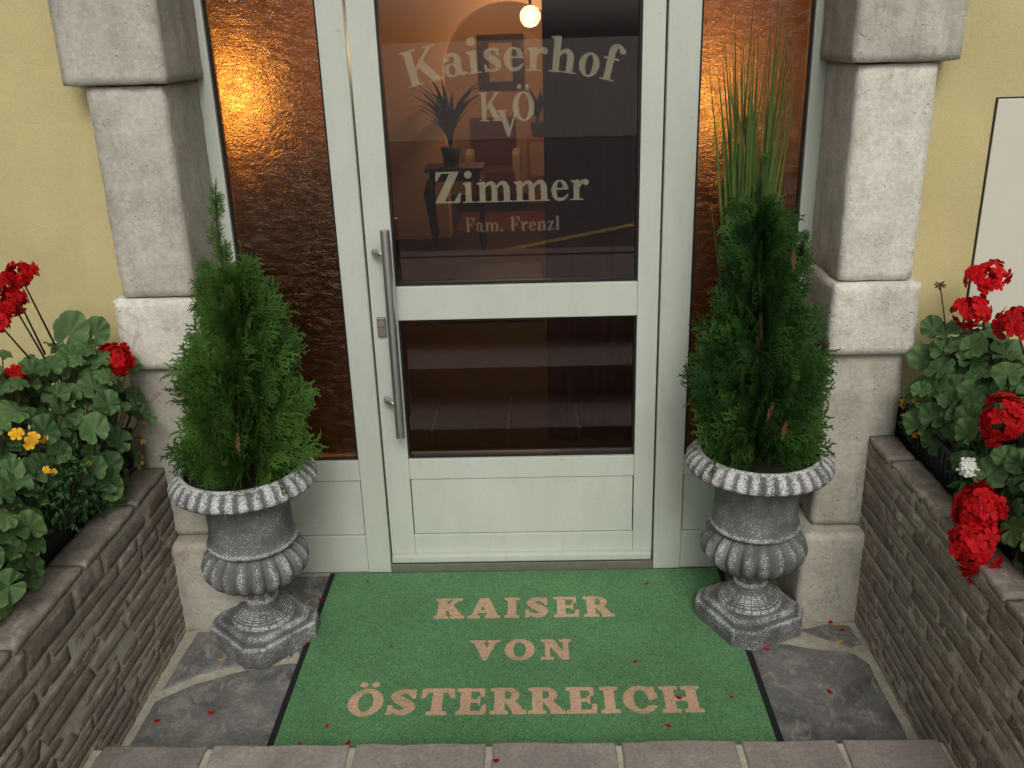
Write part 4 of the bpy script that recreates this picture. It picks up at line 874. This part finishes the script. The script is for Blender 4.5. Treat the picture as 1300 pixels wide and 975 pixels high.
petal(-.12, -1.02, .1035, 60, 'red petal on the front step close to the mat', 'petals on the front step', s=.009); petal(-.145, -1.06, .1035, 61, 'red petal on the front step at the picture edge', 'petals on the front step', s=.009)
FP = [(-.975, -.485, 'yellow petal on the floor left of the left urn plinth'), (.905, -.43, 'yellow petal on the joint of the small right floor slab'), (.915, -.35, 'yellow petal against the foot of the right pillar')]
for i, (x, y, lb) in enumerate(FP): petal(x, y, .003, 80+i, lb, 'yellow petals fallen on the floor', 'yellow_petal', .008)

# ================================================================== HALL BEHIND THE DOOR
struct('hall_floor', MB().box(-1.6, 1.3, .102, 8.3, -.08, -.002), 'hall_floor_wood'); struct('hall_ceiling', MB().box(-1.6, 1.3, .102, 8.3, 2.45, 2.5), 'hall_ceiling_paint')
struct('hall_wall_left', MB().box(-1.6, -1.5, .102, 8.2, 0, 2.45), 'hall_wall_paint'); struct('hall_wall_right', MB().box(1.2, 1.3, .102, 8.2, 0, 2.45), 'hall_wall_paint'); struct('hall_wall_back', MB().box(-1.6, 1.3, 8.2, 8.3, 0, 2.45), 'hall_wall_paint')
struct('hall_wall_front', MB().box(-1.5, -.9725, .1025, .14, 0, 2.45).box(.847, 1.2, .1025, .14, 0, 2.45).box(-.972, .8465, .1025, .14, 2.16, 2.45), 'hall_wall_paint')
for x0, x1, nm in ((-1.498, -1.47, 'wainscot_left'), (1.17, 1.198, 'wainscot_right')): struct(nm, MB().box(x0, x1, .15, 5.6, 0, 1.22 if x0 < 0 else 1.34), 'hall_wainscot')
ar = MB(); cx, R, zs, n = -.20, .58, 1.44, 24; pts = [(cx-R, 0)]+[(cx-R*math.cos(math.pi*k/n), zs+R*math.sin(math.pi*k/n)) for k in range(n+1)]+[(cx+R, 0)]
outl = [(-1.499, 0)]+[(lerp(-1.499, 1.199, k/n) if 0 < k < n else (-1.499 if k == 0 else 1.199), 2.449) for k in range(n+1)]+[(1.199, 0)]
for y in (5.7, 5.95):
    b = len(ar.v); ar.v += [(x, y, z) for x, z in pts]+[(x, y, z) for x, z in outl]; m_ = len(pts); ar.f += [(b+k, b+k+1, b+m_+k+1, b+m_+k) for k in range(m_-1)]
m_ = len(pts); ar.f += [(k, k+1, k+1+2*m_, k+2*m_) for k in range(m_-1)]
struct('arch_wall', ar, 'hall_wall_paint')
def lamp(name, label, p, rad, em, power, col, hang, parent_metal='wood_dark'):
    r = thing(name, label, 'lamp', p); mb = MB(); mb.lathe([(.001, -rad)]+[(rad*math.cos(a), rad*math.sin(a)) for a in np.linspace(-1.4, 1.4, 9)]+[(.001, rad)], 16, p); mb.build('globe', 'frosted_globe', r, True)
    mb = MB(); rb = rad*.42; mb.lathe([(.001, -rb)]+[(rb*math.cos(a), rb*math.sin(a)) for a in np.linspace(-1.4, 1.4, 7)]+[(.001, rb)], 14, p); mb.build('bulb', em, r, True)
    q = MB(); q.tube([(p[0], p[1], p[2]+rad), hang], .012, 8); q.build('stem', parent_metal, r)
    l = bpy.data.lights.new(name+'_light', 'POINT'); l.energy = power; l.color = col; l.shadow_soft_size = rad*1.1; o = bpy.data.objects.new(name+'_light', l); COL.objects.link(o); o.parent = r; o.location = (0, 0, -rad*2.6)
lamp('pendant_lamp', 'added pendant lamp standing in for a flash reflected in the door pane', (0., 5.2, 1.885), .085, 'lamp_glow', 55, (1, .70, .36), (0., 5.2, 2.449))  # added lamp, hung where the upper pane mirrors the camera flash; warms the hall too
lamp('pendant_lamp', 'pendant lamp lighting the room beyond the hall archway', (-.35, 7.0, 2.30), .07, 'lamp_glow', 30, (1, .70, .36), (-.35, 7.0, 2.449))
lamp('wall_lamp', 'warm wall lamp glowing behind the left amber pane', (-1.43, 1.95, 1.66), .06, 'sconce_glow', 14, (1, .70, .34), (-1.499, 1.95, 1.80))
lamp('wall_lamp', 'warm wall lamp glowing behind the right amber pane', (1.02, 3.0, 1.52), .07, 'sconce_glow', 8, (1, .70, .34), (1.169, 3.0, 1.66))
# curtain
cu = MB(); vs = []; n = 60
for z in (.02, .8, 1.6, 2.40):
    for k in range(n+1): u = k/n; vs.append((.045+.50*u, 1.05+.022*math.sin(u*23)+.008*math.sin(u*57+z), z))
fs = [(j*(n+1)+k, j*(n+1)+k+1, (j+1)*(n+1)+k+1, (j+1)*(n+1)+k) for j in range(3) for k in range(n)]; cu.add(vs, fs); tag(cu.build('curtain', 'hall_purple', smooth=True), 'dark purple curtain hanging inside behind the right half of the door pane', 'curtain')
# console table with curved legs
tb = thing('console_table', 'dark console table with curved legs standing in the hall', 'table', (-.66, 5.3, 0))
MB().box(-.92, -.42, 5.10, 5.48, .68, .715).build('table_top', 'wood_dark', tb, bevel=.008); MB().box(-.88, -.46, 5.13, 5.45, .60, .6795).build('apron', 'wood_dark', tb)
for lx, ly in ((-.87, 5.14), (-.47, 5.14), (-.87, 5.44), (-.47, 5.44)):
    sx = -1 if lx < -.66 else 1; q = MB(); q.tube([(lx, ly, .62), (lx+sx*.035, ly, .5), (lx+sx*.02, ly, .3), (lx, ly, .12), (lx+sx*.03, ly, .0)], [.034, .036, .022, .016, .022], 8); q.build('leg', 'wood_dark', tb, True)
def houseplant(label, p, n, L, seed, wide):
    rnd = random.Random(seed); r = thing('potted_plant', label, 'houseplant', p); mb = MB(); mb.lathe([(.001, .001), (.06, .001), (.085, .15), (.08, .155), (.001, .14)], 16, p); mb.build('pot', 'pot_dark', r, True)
    for i in range(n):
        a = rnd.uniform(0, 6.28); h = L*rnd.uniform(.5, 1); o = Vector((math.cos(a), math.sin(a), 0)); sd = Vector((-o.y, o.x, 0)); vs = []; b = Vector(p)+Vector((0, 0, .14)); sp = rnd.uniform(.2, wide)
        for k in range(6): t = k/5; c = b+o*sp*h*t*t+Vector((0, 0, h*(t-.35*sp*t*t*t))); w_ = .022*math.sin(math.pi*min(1, t*.9+.1))+.001; vs += [c+sd*w_, c-sd*w_]
        q = MB(); q.add(vs, [(2*k, 2*k+1, 2*k+3, 2*k+2) for k in range(5)], rnd.random()); q.build('leaf', 'houseplant_leaf', r)
houseplant('bushy dark houseplant on the console table in the hall', (-.70, 5.28, .716), 46, .72, 3, 1.0)
cb = thing('small_cabinet', 'small lit wooden cabinet at the back of the hall', 'cabinet', (.12, 7.6, 0)); MB().box(-.06, .36, 7.45, 7.8, .0, .70).build('carcass', 'cabinet_wood', cb, bevel=.01); MB().box(-.03, .33, 7.435, 7.449, .30, .66).build('door_panel', 'picture_print', cb, bevel=.004)
houseplant('spiky potted houseplant on the small cabinet in the hall', (.06, 7.6, .702), 20, .46, 6, .6)
ac = thing('armchair', 'red upholstered armchair beyond the hall archway', 'armchair', (-.42, 7.3, 0))
MB().box(-.70, -.16, 7.05, 7.55, .16, .42).build('seat', 'red_upholstery', ac, bevel=.03); MB().box(-.68, -.18, 7.50, 7.66, .40, .92).build('backrest', 'red_upholstery', ac, bevel=.04)
for x in (-.72, -.22): MB().box(x, x+.09, 7.05, 7.6, .18, .60).build('armrest', 'cushion_cream', ac, bevel=.03)
for x in (-.66, -.2):
    for y in (7.1, 7.5): MB().box(x-.02, x+.02, y-.02, y+.02, 0, .165).build('leg', 'wood_dark', ac)
tag(MB().box(-.75, .25, 6.0, 6.95, -.001, .012).build('hall_rug', 'rug_red'), 'red rug on the floor beyond the hall archway', 'rug')
tag(MB().box(-.62, .05, 3.0, 4.6, -.001, .010).build('hall_runner', 'pot_dark'), 'dark runner mat on the hall floor', 'rug')
pc = thing('wall_picture', 'framed picture on the back wall of the hall', 'picture', (-.33, 8.18, 1.3)); MB().box(-.60, -.08, 8.165, 8.199, 1.17, 1.76).build('picture_frame', 'wood_dark', pc, bevel=.008); MB().box(-.47, -.21, 8.158, 8.1645, 1.26, 1.67).build('print', 'picture_print', pc)
